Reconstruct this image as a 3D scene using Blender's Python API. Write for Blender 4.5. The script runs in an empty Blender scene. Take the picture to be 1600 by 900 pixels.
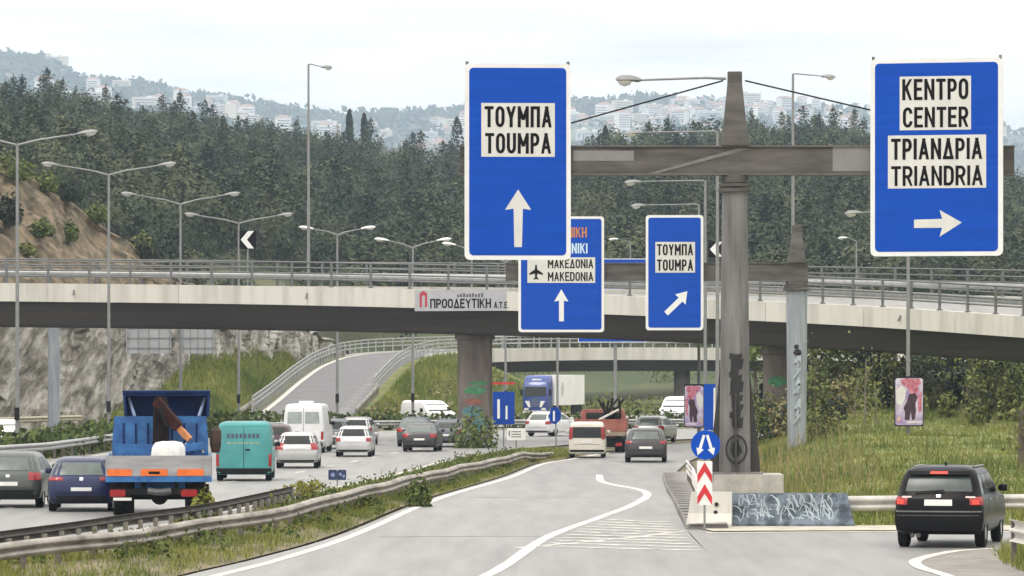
import bpy, bmesh, math, random
import numpy as np
from mathutils import Vector, Matrix, noise
random.seed(7)
rng = np.random.default_rng(7)
S = bpy.context.scene
C = S.collection
R = math.radians
PI = math.pi

# ------------------------------------------------------------------ camera, sky, sun, exposure
F, CH, HY = 7000.0, 3.9, 565.0          # focal length and horizon in photo pixels, eye height in metres
cd = bpy.data.cameras.new('camera')
cd.sensor_width = 36.0
cd.lens = F / 1600 * 36
cd.shift_y = (HY - 450) / 1600
cd.clip_start = 1.0
cd.clip_end = 30000
cam = bpy.data.objects.new('camera', cd)
C.objects.link(cam)
cam.location = (0, 0, CH)
cam.rotation_euler = (R(90), 0, 0)
S.camera = cam

SUN_EL, SUN_AZ = R(52), R(-35)          # high, behind the left shoulder, veiled by cloud
W = bpy.data.worlds.new('World')
S.world = W
W.use_nodes = True
nt = W.node_tree
nt.nodes.clear()
def N(t, **kw):
    n = nt.nodes.new(t)
    for k, v in kw.items():
        setattr(n, k, v)
    return n
wo = N('ShaderNodeOutputWorld')
bg = N('ShaderNodeBackground')
sky = N('ShaderNodeTexSky')
sky.sky_type = 'NISHITA'
sky.sun_disc = False
sky.sun_elevation = SUN_EL
sky.sun_rotation = R(180) + SUN_AZ
tc = N('ShaderNodeTexCoord')
sep = N('ShaderNodeSeparateXYZ')
nt.links.new(tc.outputs['Generated'], sep.inputs[0])
# overcast veil: the cloud layer grows brighter towards the zenith
mr = N('ShaderNodeMapRange')
mr.inputs['From Min'].default_value = 0.0
mr.inputs['From Max'].default_value = 1.0
mr.inputs['To Min'].default_value = 9.8
mr.inputs['To Max'].default_value = 18.5
nt.links.new(sep.outputs['Z'], mr.inputs['Value'])
mp = N('ShaderNodeMapping')
mp.inputs['Scale'].default_value = (5.0, 5.0, 40.0)
nt.links.new(tc.outputs['Generated'], mp.inputs[0])
nz = N('ShaderNodeTexNoise')
nz.inputs['Scale'].default_value = 2.2
nz.inputs['Detail'].default_value = 5
nt.links.new(mp.outputs[0], nz.inputs['Vector'])
mr2 = N('ShaderNodeMapRange')
mr2.inputs['From Min'].default_value = 0.3
mr2.inputs['From Max'].default_value = 0.7
mr2.inputs['To Min'].default_value = 0.78
mr2.inputs['To Max'].default_value = 1.22
nt.links.new(nz.outputs['Fac'], mr2.inputs['Value'])
mul = N('ShaderNodeMath', operation='MULTIPLY')
nt.links.new(mr.outputs[0], mul.inputs[0])
nt.links.new(mr2.outputs[0], mul.inputs[1])
vs = N('ShaderNodeVectorMath', operation='SCALE')
vs.inputs[0].default_value = (1.06, 1.0, 0.925)
nt.links.new(mul.outputs[0], vs.inputs['Scale'])
mx = N('ShaderNodeMixRGB')
mx.inputs['Fac'].default_value = 0.94
nt.links.new(sky.outputs[0], mx.inputs['Color1'])
nt.links.new(vs.outputs[0], mx.inputs['Color2'])
nt.links.new(mx.outputs[0], bg.inputs['Color'])
bg.inputs['Strength'].default_value = 0.131
nt.links.new(bg.outputs[0], wo.inputs['Surface'])

sd = bpy.data.lights.new('sun', 'SUN')
sd.energy = 1.3
sd.angle = R(14)
sd.color = (1.0, 0.96, 0.9)
so = bpy.data.objects.new('sun', sd)
C.objects.link(so)
so.location = (0, -50, 200)
dirv = Vector((math.sin(SUN_AZ) * math.cos(SUN_EL), -math.cos(SUN_AZ) * math.cos(SUN_EL), math.sin(SUN_EL)))
so.rotation_euler = dirv.to_track_quat('Z', 'Y').to_euler()

S.view_settings.view_transform = 'Standard'
S.view_settings.look = 'None'
S.view_settings.exposure = 0.0
S.view_settings.gamma = 1.0
S.view_settings.use_curve_mapping = False
S.cycles.use_denoising = True
S.cycles.max_bounces = 6
S.cycles.volume_bounces = 3
S.cycles.transparent_max_bounces = 6
S.cycles.caustics_reflective = False
S.cycles.caustics_refractive = False

# ------------------------------------------------------------------ helpers
def sstep(a, b, x):
    t = min(1, max(0, (x - a) / (b - a)))
    return t * t * (3 - 2 * t)
def zr(Y):                                # the carriageways dip gently away from the camera
    return -0.42 * sstep(112, 178, Y)
def A(px, py, Y):                         # photo pixel at a known distance -> point
    return Vector(((px - 800) * Y / F, Y, CH - (py - HY) * Y / F))
def G(px, py, dz=0.0):                    # photo pixel on the road surface -> point
    Y = 100.0
    for _ in range(40):
        Y = 0.5 * Y + 0.5 * F * (CH - zr(Y) - dz) / (py - HY)
    return Vector(((px - 800) * Y / F, Y, zr(Y) + dz))
def lerp(a, b, t):
    return a + (b - a) * t

def mat(name, col, rough=0.65, metal=0.0, var=0.12, scale=4.0, bump=0.0, col2=None, coat=0.0, stretch=None, spec=0.5, detail=5.0, lo=0.35, hi=0.65):
    m = bpy.data.materials.new(name)
    m.use_nodes = True
    t = m.node_tree
    b = t.nodes['Principled BSDF']
    b.inputs['Roughness'].default_value = rough
    b.inputs['Metallic'].default_value = metal
    b.inputs['Coat Weight'].default_value = coat
    b.inputs['Specular IOR Level'].default_value = spec
    c = t.nodes.new('ShaderNodeTexCoord')
    n = t.nodes.new('ShaderNodeTexNoise')
    n.inputs['Scale'].default_value = scale
    n.inputs['Detail'].default_value = detail
    n.inputs['Roughness'].default_value = 0.6
    src = c.outputs['Object']
    if stretch:
        mpn = t.nodes.new('ShaderNodeMapping')
        mpn.inputs['Scale'].default_value = stretch
        t.links.new(src, mpn.inputs[0])
        src = mpn.outputs[0]
    t.links.new(src, n.inputs['Vector'])
    cr = t.nodes.new('ShaderNodeValToRGB')
    k = col2 if col2 else tuple(min(1, x * (1 + var)) for x in col)
    d = tuple(x * (1 - var) for x in col) if not col2 else col
    cr.color_ramp.elements[0].color = (*d, 1)
    cr.color_ramp.elements[1].color = (*k, 1)
    cr.color_ramp.elements[0].position = lo
    cr.color_ramp.elements[1].position = hi
    t.links.new(n.outputs['Fac'], cr.inputs['Fac'])
    t.links.new(cr.outputs['Color'], b.inputs['Base Color'])
    if bump:
        bn = t.nodes.new('ShaderNodeBump')
        bn.inputs['Strength'].default_value = bump
        bn.inputs['Distance'].default_value = 0.05
        t.links.new(n.outputs['Fac'], bn.inputs['Height'])
        t.links.new(bn.outputs[0], b.inputs['Normal'])
    return m

def leafmat(name, c1, c2, rough=0.75, spread=0.45):
    """foliage: every leaf cluster takes its own tone, plus a per-plant tint stored on the mesh"""
    m = bpy.data.materials.new(name)
    m.use_nodes = True
    t = m.node_tree
    b = t.nodes['Principled BSDF']
    b.inputs['Roughness'].default_value = rough
    b.inputs['Specular IOR Level'].default_value = 0.25
    g = t.nodes.new('ShaderNodeNewGeometry')
    a = t.nodes.new('ShaderNodeAttribute')
    a.attribute_name = 'tint'
    ad = t.nodes.new('ShaderNodeMath')
    ad.operation = 'MULTIPLY_ADD'
    t.links.new(g.outputs['Random Per Island'], ad.inputs[0])
    ad.inputs[1].default_value = spread
    t.links.new(a.outputs['Fac'], ad.inputs[2])
    cr = t.nodes.new('ShaderNodeValToRGB')
    cr.color_ramp.elements[0].color = (*c1, 1)
    cr.color_ramp.elements[1].color = (*c2, 1)
    t.links.new(ad.outputs[0], cr.inputs['Fac'])
    t.links.new(cr.outputs['Color'], b.inputs['Base Color'])
    return m

class MB:
    def __init__(s):
        s.v, s.f, s.m = [], [], []
    def add(s, vs, fs, mi=0):
        o = len(s.v)
        s.v += [tuple(p) for p in vs]
        s.f += [tuple(i + o for i in f) for f in fs]
        s.m += [mi] * len(fs)
        return s
    def box(s, c, d, rz=0.0, mi=0, taper=1.0):
        x, y, z = d[0] / 2, d[1] / 2, d[2] / 2
        vs = []
        for zz, k in ((-z, 1.0), (z, taper)):
            for xx, yy in ((-x, -y), (x, -y), (x, y), (-x, y)):
                p = Vector((xx * k, yy * k, zz))
                if rz:
                    p.rotate(Matrix.Rotation(rz, 3, 'Z'))
                vs.append(p + Vector(c))
        return s.add(vs, [(3, 2, 1, 0), (4, 5, 6, 7), (0, 1, 5, 4), (1, 2, 6, 5), (2, 3, 7, 6), (3, 0, 4, 7)], mi)
    def bar(s, p, q, w, h=None, mi=0):
        p, q = Vector(p), Vector(q)
        h = w if h is None else h
        d = (q - p).normalized()
        u = d.cross(Vector((0, 0, 1)))
        if u.length < 1e-3:
            u = Vector((1, 0, 0))
        u.normalize()
        v = u.cross(d).normalized()
        vs = [e + u * a * w / 2 + v * b * h / 2 for e in (p, q) for a, b in ((-1, -1), (1, -1), (1, 1), (-1, 1))]
        return s.add(vs, [(3, 2, 1, 0), (4, 5, 6, 7), (0, 1, 5, 4), (1, 2, 6, 5), (2, 3, 7, 6), (3, 0, 4, 7)], mi)
    def tube(s, path, r, n=8, mi=0):
        path = [Vector(p) for p in path]
        rs = r if isinstance(r, (list, tuple)) else [r] * len(path)
        d0 = (path[1] - path[0]).normalized()
        u = d0.cross(Vector((0.3, 0.9, 0.1))) if abs(d0.z) > .9 else d0.cross(Vector((0, 0, 1)))
        u.normalize()
        vs = []
        for i, p in enumerate(path):
            d = (path[min(i + 1, len(path) - 1)] - path[max(i - 1, 0)]).normalized()
            u = (u - d * u.dot(d)).normalized()
            w = d.cross(u)
            for k in range(n):
                a = 2 * PI * k / n
                vs.append(p + (u * math.cos(a) + w * math.sin(a)) * rs[i])
        fs = []
        for i in range(len(path) - 1):
            for k in range(n):
                k2 = (k + 1) % n
                fs.append((i * n + k, i * n + k2, (i + 1) * n + k2, (i + 1) * n + k))
        fs.append(tuple(range(n))[::-1])
        e = (len(path) - 1) * n
        fs.append(tuple(e + k for k in range(n)))
        return s.add(vs, fs, mi)
    def loft(s, rings, caps=True, mi=0, closed=True):
        n = len(rings[0])
        vs = [p for r in rings for p in r]
        fs = []
        for i in range(len(rings) - 1):
            for k in range(n if closed else n - 1):
                k2 = (k + 1) % n
                fs.append((i * n + k, i * n + k2, (i + 1) * n + k2, (i + 1) * n + k))
        if caps and closed:
            fs.append(tuple(range(n))[::-1])
            e = (len(rings) - 1) * n
            fs.append(tuple(e + k for k in range(n)))
        return s.add(vs, fs, mi)
    def plate(s, poly, y0, y1, mi=0):     # polygon in the x-z plane, front at y0 (towards the camera), back at y1
        n = len(poly)
        vs = [(x, y0, z) for x, z in poly] + [(x, y1, z) for x, z in poly]
        fs = [tuple(range(n)), tuple(range(n, 2 * n))[::-1]]
        for k in range(n):
            k2 = (k + 1) % n
            fs.append((k2, k, n + k, n + k2))
        return s.add(vs, fs, mi)
    def build(s, name, m, parent=None, smooth=None):
        me = bpy.data.meshes.new(name)
        me.from_pydata(s.v, [], s.f)
        for x in (m if isinstance(m, (list, tuple)) else [m]):
            me.materials.append(x)
        me.polygons.foreach_set('material_index', s.m)
        bm = bmesh.new()
        bm.from_mesh(me)
        bmesh.ops.recalc_face_normals(bm, faces=bm.faces[:])
        bm.to_mesh(me)
        bm.free()
        if smooth is not None:
            me.shade_smooth()
            me.set_sharp_from_angle(angle=R(smooth))
        o = bpy.data.objects.new(name, me)
        C.objects.link(o)
        if parent:
            o.parent = parent
        return o

def tag(o, label=None, cat=None, group=None, kind=None):
    for k, v in (('label', label), ('category', cat), ('group', group), ('kind', kind)):
        if v:
            o[k] = v
    return o
def thing(name, label, cat, loc=(0, 0, 0), rz=0.0, group=None):
    o = bpy.data.objects.new(name, None)
    C.objects.link(o)
    o.location = loc
    o.rotation_euler = (0, 0, rz)
    o.empty_display_size = 0.3
    return tag(o, label, cat, group)
def part(src, parent, loc=None, rot=None):
    c = src.copy()
    C.objects.link(c)
    c.parent = parent
    if loc is not None:
        c.location = loc
    if rot is not None:
        c.rotation_euler = rot
    return c
def copy_tree(o, parent=None):
    kids = list(o.children)
    c = o.copy()
    C.objects.link(c)
    c.parent = parent
    for k in kids:
        copy_tree(k, c)
    return c

def rrect(x0, z0, x1, z1, r, n=5):
    out = []
    for cx, cz, a0 in ((x1 - r, z0 + r, -90), (x1 - r, z1 - r, 0), (x0 + r, z1 - r, 90), (x0 + r, z0 + r, 180)):
        for k in range(n + 1):
            a = R(a0 + 90 * k / n)
            out.append((cx + r * math.cos(a), cz + r * math.sin(a)))
    return out
def disc(cx, cz, r, n=28):
    return [(cx + r * math.cos(2 * PI * k / n), cz + r * math.sin(2 * PI * k / n)) for k in range(n)]

def _arc(cx, cy, rx, ry, a0, a1, n=6):
    return [(cx + rx * math.cos(R(lerp_(a0, a1, k / n))), cy + ry * math.sin(R(lerp_(a0, a1, k / n)))) for k in range(n + 1)]
def lerp_(a, b, t):
    return a + (b - a) * t
def _oval(x0=0.0, x1=1.0, y0=0.0, y1=1.0):
    rx, ry = (x1 - x0) / 2, .27 * (y1 - y0)
    cx = (x0 + x1) / 2
    return _arc(cx, y1 - ry, rx, ry, 90, 180) + _arc(cx, y0 + ry, rx, ry, 180, 360) + _arc(cx, y1 - ry, rx, ry, 0, 90)
def _bowl(x1, ya, yb):
    r = (yb - ya) / 2
    return [(0, yb), (x1 - .45, yb)] + _arc(x1 - .45, (ya + yb) / 2, .45, r, 90, -90)[1:-1] + [(x1 - .45, ya), (0, ya)]
# narrow upright traffic lettering: (relative width, strokes in a unit box)
GLYPH = {
    'T': (.80, [[(0, 1), (1, 1)], [(.5, 1), (.5, 0)]]),
    'O': (.82, [_oval()]),
    'Y': (.86, [[(0, 1), (.5, .46), (.5, 0)], [(1, 1), (.5, .46)]]),
    'M': (1.08, [[(0, 0), (0, 1), (.5, .32), (1, 1), (1, 0)]]),
    'Π': (.84, [[(0, 0), (0, 1), (1, 1), (1, 0)]]),
    'A': (.92, [[(0, 0), (.5, 1), (1, 0)], [(.17, .27), (.83, .27)]]),
    'Δ': (.94, [[(0, 0), (.5, 1), (1, 0), (0, 0)]]),
    'Λ': (.92, [[(0, 0), (.5, 1), (1, 0)]]),
    'U': (.82, [[(0, 1)] + _arc(.5, .27, .5, .27, 180, 360) + [(1, 1)]]),
    'P': (.78, [[(0, 0), (0, 1)], _bowl(1, .44, 1)]),
    'R': (.82, [[(0, 0), (0, 1)], _bowl(1, .46, 1), [(.5, .46), (1, 0)]]),
    'K': (.84, [[(0, 0), (0, 1)], [(1, 1), (.06, .42)], [(.36, .60), (1, 0)]]),
    'E': (.70, [[(1, 1), (0, 1), (0, 0), (1, 0)], [(0, .52), (.85, .52)]]),
    'N': (.88, [[(0, 0), (0, 1), (1, 0), (1, 1)]]),
    'C': (.80, [_arc(.5, .73, .5, .27, 10, 180) + _arc(.5, .27, .5, .27, 180, 350)]),
    'I': (.0, [[(.5, 0), (.5, 1)]]),
    'D': (.84, [[(0, 0), (0, 1)], [(0, 1), (.5, 1)] + _arc(.5, .7, .5, .3, 90, 0)[1:] + _arc(.5, .3, .5, .3, 0, -90) + [(0, 0)]]),
    'H': (.84, [[(0, 0), (0, 1)], [(1, 0), (1, 1)], [(0, .5), (1, .5)]]),
    'Θ': (.84, [_oval(), [(.2, .5), (.8, .5)]]),
    'Σ': (.76, [[(1, 1), (0, 1), (.6, .5), (0, 0), (1, 0)]]),
    'S': (.78, [_arc(.5, .75, .5, .25, 20, 270) + _arc(.5, .25, .5, .25, 90, -160)]),
    'L': (.68, [[(0, 1), (0, 0), (1, 0)]]),
    '.': (.0, [[(.5, 0), (.5, .05)]]),
    ' ': (.4, []),
}
LAT = dict(zip('ΤΟΥΜΑΡΚΕΝΙΗ', 'TOYMAPKENIH'))
def lettering(body, x0, z0, x1, z1, yf, m, parent, name='lettering', bold=0.15, gap=.105):
    """writing as thin raised strokes filling the rectangle, facing -y"""
    H = z1 - z0
    st = bold * H
    chars = [LAT.get(c, c) for c in body]
    total = sum(GLYPH[c][0] for c in chars)
    room = (x1 - x0) - len(chars) * st - (len(chars) - 1) * gap * H * .8
    k = max(.2, room / (total * H)) * H               # width unit
    b = MB()
    x = x0 + st / 2
    q = 0
    for c in chars:
        w = GLYPH[c][0] * k
        for line in GLYPH[c][1]:
            run = [Vector((x + p[0] * w, z0 + st / 2 + p[1] * (H - st))) for p in line]
            runs, cur = [], [run[0]]
            for i in range(1, len(run)):                # break the stroke at sharp corners
                cur.append(run[i])
                if i < len(run) - 1 and (run[i] - run[i - 1]).normalized().dot((run[i + 1] - run[i]).normalized()) < -.1:
                    runs.append(cur)
                    cur = [run[i]]
            runs.append(cur)
            if len(runs) == 1 and c in 'OΘ':
                segs = runs
            else:
                segs = runs
            for pts in segs:
              if len(pts) == 2 and abs(pts[0].y - pts[1].y) > .3 * st and c != '.':
                p_, q_ = (pts[0], pts[1]) if pts[0].y < pts[1].y else (pts[1], pts[0])
                d_ = (q_ - p_).normalized()
                hw = st / 2 / max(.35, d_.y)
                za = z0 if p_.y < z0 + st * .6 else p_.y
                zb = z1 if q_.y > z1 - st * .6 else q_.y
                xa = p_.x + (za - p_.y) * d_.x / d_.y
                xb = q_.x + (zb - q_.y) * d_.x / d_.y
                lo_, hi_ = x - st / 2, x + w + st / 2
                cx_ = lambda v: min(hi_, max(lo_, v))
                yy = yf - .0008 * (q % 5)
                q += 1
                b.add([(cx_(xa - hw), yy, za), (cx_(xa + hw), yy, za), (cx_(xb + hw), yy, zb), (cx_(xb - hw), yy, zb)], [(0, 1, 2, 3)])
              else:
                q = stroke_run(b, pts, st, z0, z1, yf, q, c)
        x += w + st + gap * H * .8
    return b.build(name, m, parent)

def stroke_run(b, pts, st, z0, z1, yf, q, c):
            closed = (pts[0] - pts[-1]).length < 1e-6
            if closed:
                pts = pts[:-1]
            n = len(pts)
            L_, R_ = [], []
            for i, p in enumerate(pts):
                a_ = pts[i - 1] if (closed or i > 0) else None
                c_ = pts[(i + 1) % n] if (closed or i < n - 1) else None
                d1 = (p - a_).normalized() if a_ is not None else (c_ - p).normalized()
                d2 = (c_ - p).normalized() if c_ is not None else d1
                nn = Vector((-d1.y - d2.y, d1.x + d2.x))
                nn = nn.normalized() if nn.length > 1e-6 else Vector((-d1.y, d1.x))
                co = max(.5, nn.dot(Vector((-d1.y, d1.x))))
                ext = Vector((0, 0))
                if not closed and i in (0, n - 1) and n >= 2:
                    ext = (-d1 if i == 0 else d1) * (st / 2 if abs(d1.x) < .01 or abs(d1.y) < .01 else st * .35)
                    if c == '.':
                        ext = ext * .4
                L_.append(p + nn * st / 2 / co + ext)
                R_.append(p - nn * st / 2 / co + ext)
            yy = yf - .0008 * (q % 5)
            q += 1
            lo_, hi_ = z0, z1
            cl = lambda v: (v.x, yy, min(hi_, max(lo_, v.y)))
            vs = [cl(v) for v in L_] + [cl(v) for v in R_]
            b.add(vs, [(i, (i + 1) % n, n + (i + 1) % n, n + i) for i in range(n if closed else n - 1)])
            return q

def catmull(pts, n):
    """even-count resampling of a polyline through Catmull-Rom"""
    P = [Vector(p) for p in pts]
    P = [P[0] * 2 - P[1]] + P + [P[-1] * 2 - P[-2]]
    raw = []
    for i in range(1, len(P) - 2):
        for k in range(12):
            t = k / 12
            a, b, c, d = P[i - 1:i + 3]
            raw.append(0.5 * ((2 * b) + (c - a) * t + (2 * a - 5 * b + 4 * c - d) * t * t + (3 * b - a - 3 * c + d) * t ** 3))
    raw.append(P[-2])
    L = [0.0]
    for i in range(1, len(raw)):
        L.append(L[-1] + (raw[i] - raw[i - 1]).length)
    out, j = [], 0
    for k in range(n):
        s_ = L[-1] * k / (n - 1)
        while j < len(L) - 2 and L[j + 1] < s_:
            j += 1
        t = (s_ - L[j]) / max(1e-9, L[j + 1] - L[j])
        out.append(raw[j].lerp(raw[j + 1], min(1, max(0, t))))
    return out
def plen(p):
    return sum((p[i + 1] - p[i]).length for i in range(len(p) - 1))
def walk(pts, step):
    dense = catmull(pts, 400)
    n = max(2, int(plen(dense) / step) + 1)
    return catmull(pts, n)

def ribbon(name, left, right, n, m, dz=0.0, zf=zr, kind='structure'):
    """a road sheet between two edge polylines"""
    l = catmull([(x, y, 0) for x, y in left], n)
    r = catmull([(x, y, 0) for x, y in right], n)
    b = MB()
    k = 6
    vs = []
    for p, q in zip(l, r):
        for i in range(k + 1):
            s_ = p.lerp(q, i / k)
            vs.append((s_.x, s_.y, zf(s_.y) + dz))
    fs = [(i * (k + 1) + j, i * (k + 1) + j + 1, (i + 1) * (k + 1) + j + 1, (i + 1) * (k + 1) + j) for i in range(n - 1) for j in range(k)]
    b.add(vs, fs)
    return tag(b.build(name, m), kind=kind)
def stroke(b, pts, w, dz=0.008, n=40, wob=0.0, zf=zr):
    """a painted line of width w on the road; w may be (start, end)"""
    c = catmull([(p[0], p[1], 0) for p in pts], n)
    vs = []
    for i, p in enumerate(c):
        d = (c[min(i + 1, n - 1)] - c[max(i - 1, 0)]).normalized()
        u = Vector((-d.y, d.x, 0))
        ww = w if not isinstance(w, tuple) else lerp(w[0], w[1], i / (n - 1))
        ww *= 1 + wob * (random.random() - .5)
        for q in (p - u * ww / 2, p + u * ww / 2):
            vs.append((q.x, q.y, zf(q.y) + dz))
    b.add(vs, [(2 * i, 2 * i + 1, 2 * i + 3, 2 * i + 2) for i in range(n - 1)])

def np_mesh(name, verts, faces, m, tint=None, parent=None):
    """fast mesh from arrays (faces all with the same corner count)"""
    nv, nf, k = len(verts), len(faces), faces.shape[1]
    me = bpy.data.meshes.new(name)
    me.vertices.add(nv)
    me.vertices.foreach_set('co', np.ascontiguousarray(verts, dtype=np.float32).ravel())
    me.loops.add(nf * k)
    me.loops.foreach_set('vertex_index', np.ascontiguousarray(faces, dtype=np.int32).ravel())
    me.polygons.add(nf)
    me.polygons.foreach_set('loop_start', np.arange(0, nf * k, k, dtype=np.int32))
    if tint is not None:
        a = me.attributes.new('tint', 'FLOAT', 'POINT')
        a.data.foreach_set('value', np.ascontiguousarray(tint, dtype=np.float32))
    me.materials.append(m)
    me.update(calc_edges=True)
    me.validate()
    o = bpy.data.objects.new(name, me)
    C.objects.link(o)
    if parent:
        o.parent = parent
    return o
def leaves_out(cent, mid, size, loose=0.45, jitter=0.35):
    """leaf quads that face outwards from the crown's middle, loosely"""
    n = len(cent)
    nr = (cent - mid) / (np.abs(cent - mid).max(0) + 1e-6)
    nr[:, 2] += .25
    nr /= np.linalg.norm(nr, axis=1)[:, None] + 1e-6
    nr += rng.normal(size=(n, 3)) * loose
    nr /= np.linalg.norm(nr, axis=1)[:, None]
    a = np.cross(nr, rng.normal(size=(n, 3)))
    a /= np.linalg.norm(a, axis=1)[:, None]
    b = np.cross(nr, a)
    s_ = (size * (1 + jitter * rng.normal(size=n)).clip(0.4, 1.8))[:, None]
    v = np.stack([cent - a * s_ * .6, cent + b * s_ * .42, cent + a * s_ * .6, cent - b * s_ * .42], 1).reshape(-1, 3)
    return v, np.arange(4 * n).reshape(n, 4)
def leaves(cent, size, flat=0.0, jitter=0.35):
    """one small folded quad per centre, in a random direction"""
    n = len(cent)
    a = rng.normal(size=(n, 3))
    a[:, 2] *= (1 - flat)
    a /= np.linalg.norm(a, axis=1)[:, None]
    b = rng.normal(size=(n, 3))
    b -= a * (a * b).sum(1)[:, None]
    b /= np.linalg.norm(b, axis=1)[:, None]
    s_ = (size * (1 + jitter * rng.normal(size=n)).clip(0.4, 1.8))[:, None]
    v = np.stack([cent - a * s_ * .6, cent + b * s_ * .42, cent + a * s_ * .6, cent - b * s_ * .42], 1).reshape(-1, 3)
    f = np.arange(4 * n).reshape(n, 4)
    return v, f
# ------------------------------------------------------------------ materials
asphalt = mat('asphalt', (0.215, 0.215, 0.21), 0.5, var=0.2, scale=0.8, bump=0.15, stretch=(1.8, 0.12, 1), lo=.3, hi=.7)
asphalt_fresh = mat('ramp_asphalt', (0.14, 0.14, 0.147), 0.8, var=0.12, scale=0.6)
paint_white = mat('road_paint', (0.40, 0.385, 0.34), 0.65, scale=2.2, col2=(0.68, 0.65, 0.585), lo=.3, hi=.55)
paint_worn = mat('worn_road_paint', (0.22, 0.22, 0.21), 0.65, scale=2.5, col2=(0.60, 0.585, 0.54), lo=.36, hi=.6)
concrete = mat('concrete', (0.42, 0.40, 0.36), 0.85, var=0.2, scale=2.2, bump=0.2)
concrete_pale = mat('pale_concrete', (0.43, 0.415, 0.37), 0.85, scale=1.1, col2=(0.62, 0.605, 0.55), stretch=(1, 1, .10), lo=.3, hi=.56)
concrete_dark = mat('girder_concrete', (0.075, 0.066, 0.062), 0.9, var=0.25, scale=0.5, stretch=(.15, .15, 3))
pillar_mat = mat('pillar_concrete', (0.17, 0.145, 0.13), 0.9, var=0.3, scale=0.9, stretch=(2, 2, .4))
apron_mat = mat('apron_concrete', (0.22, 0.21, 0.20), 0.85, var=0.25, scale=1.5, bump=0.2)
steel = mat('galvanised_steel', (0.36, 0.37, 0.37), 0.5, metal=0.35, var=0.15, scale=2.5)
rail_mat = mat('weathered_guardrail', (0.12, 0.105, 0.088), 0.65, metal=0.1, scale=1.1, col2=(0.36, 0.335, 0.295), stretch=(2, .6, 2), lo=.3, hi=.6)
rail_post_mat = mat('rusty_post', (0.16, 0.145, 0.13), 0.7, metal=0.2, var=0.3, scale=3)
parapet_mat = mat('parapet_steel', (0.15, 0.155, 0.155), 0.55, metal=0.3, var=0.15, scale=2)
lamp_steel = mat('lamp_steel', (0.24, 0.245, 0.245), 0.5, metal=0.3, var=0.12, scale=2)
lamp_glass = mat('lamp_glass', (0.7, 0.7, 0.66), 0.25, var=0.05)
sign_blue = mat('sign_blue', (0.004, 0.066, 0.42), 0.5, var=0.10, scale=1.3, stretch=(.25, 1, 9), spec=.12)
sign_blue2 = mat('faded_sign_blue', (0.006, 0.05, 0.32), 0.5, var=0.15, scale=1.5, spec=.15)
sign_white = mat('sign_white', (0.74, 0.75, 0.74), 0.45, var=0.05, scale=2)
sign_cream = mat('sign_plate_white', (0.62, 0.62, 0.585), 0.5, var=0.06, scale=2)
sign_back = mat('sign_back_grey', (0.40, 0.42, 0.43), 0.5, metal=0.2, var=0.12, scale=1.2)
ink = mat('sign_ink', (0.008, 0.007, 0.008), 0.7, var=0.1, spec=.1)
orange_ink = mat('sign_orange', (0.55, 0.20, 0.03), 0.6, var=0.1)
pale_blue_ink = mat('sign_pale_blue', (0.55, 0.72, 0.85), 0.6, var=0.05)
red_ink = mat('sign_red', (0.55, 0.02, 0.03), 0.5, var=0.15)
rust = mat('gantry_rust', (0.055, 0.05, 0.046), 0.8, scale=1.6, col2=(0.125, 0.115, 0.106), stretch=(.4, 1, 2), bump=.1)
mast_grey = mat('mast_grey', (0.105, 0.10, 0.096), 0.6, metal=.15, scale=1.4, col2=(0.21, 0.205, 0.20), stretch=(3, 3, .35))
mast_blue = mat('mast_blue_grey', (0.22, 0.25, 0.28), 0.65, scale=1.2, col2=(0.34, 0.37, 0.40), stretch=(3, 3, .35))
black_paint = mat('graffiti_black', (0.012, 0.012, 0.013), 0.6, var=0.3, scale=6)
blue_spray = mat('graffiti_blue', (0.045, 0.06, 0.08), 0.75, scale=3.0, col2=(0.15, 0.19, 0.235), lo=.42, hi=.58)
white_spray = mat('graffiti_white', (0.36, 0.41, 0.45), 0.7, var=.2, scale=5)
green_spray = mat('graffiti_green', (0.06, 0.22, 0.10), 0.7, var=.3, scale=4)
teal_spray = mat('graffiti_teal', (0.09, 0.20, 0.22), 0.7, var=.3, scale=4)
red_spray = mat('graffiti_red', (0.25, 0.10, 0.07), 0.7, var=.3, scale=4)
tyre_mat = mat('tyre_rubber', (0.012, 0.012, 0.0125), 0.85, var=0.2, spec=.15)
rim_mat = mat('alloy_rim', (0.45, 0.45, 0.46), 0.35, metal=0.7, var=0.1)
glass_dark = mat('car_glass', (0.012, 0.016, 0.015), 0.1, var=0.1, spec=0.4)
glass_pale = mat('sky_lit_glass', (0.09, 0.115, 0.105), 0.28, var=0.15, spec=0.7)
plastic_black = mat('black_plastic', (0.012, 0.012, 0.0125), 0.65, var=0.15, spec=.2)
plate_white = mat('number_plate', (0.7, 0.7, 0.68), 0.5, var=0.04)
tail_red = mat('tail_light_red', (0.30, 0.008, 0.011), 0.25, var=0.15, scale=9, coat=.4)
tail_lit = bpy.data.materials.new('brake_light_lit')
tail_lit.use_nodes = True
_b = tail_lit.node_tree.nodes['Principled BSDF']
_b.inputs['Base Color'].default_value = (0.6, 0.03, 0.02, 1)
_b.inputs['Emission Color'].default_value = (1.0, 0.05, 0.03, 1)
_b.inputs['Emission Strength'].default_value = 0.9
tail_orange = mat('orange_reflector', (0.75, 0.16, 0.03), 0.3, var=0.15, scale=7)
tail_clear = mat('clear_lens', (0.55, 0.45, 0.42), 0.2, var=0.1)
chrome = mat('chrome', (0.6, 0.6, 0.6), 0.2, metal=0.9, var=0.05)
def car_paint(name, col, rough=0.3, metal=0.0, var=0.06):
    return mat(name, col, rough, metal=metal, var=var, scale=1.3, coat=0.25, spec=.4)
grass_mat = leafmat('grass_blades', (0.065, 0.115, 0.014), (0.30, 0.29, 0.075))
dry_grass_mat = leafmat('dry_grass_blades', (0.07, 0.085, 0.028), (0.29, 0.235, 0.115))
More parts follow.
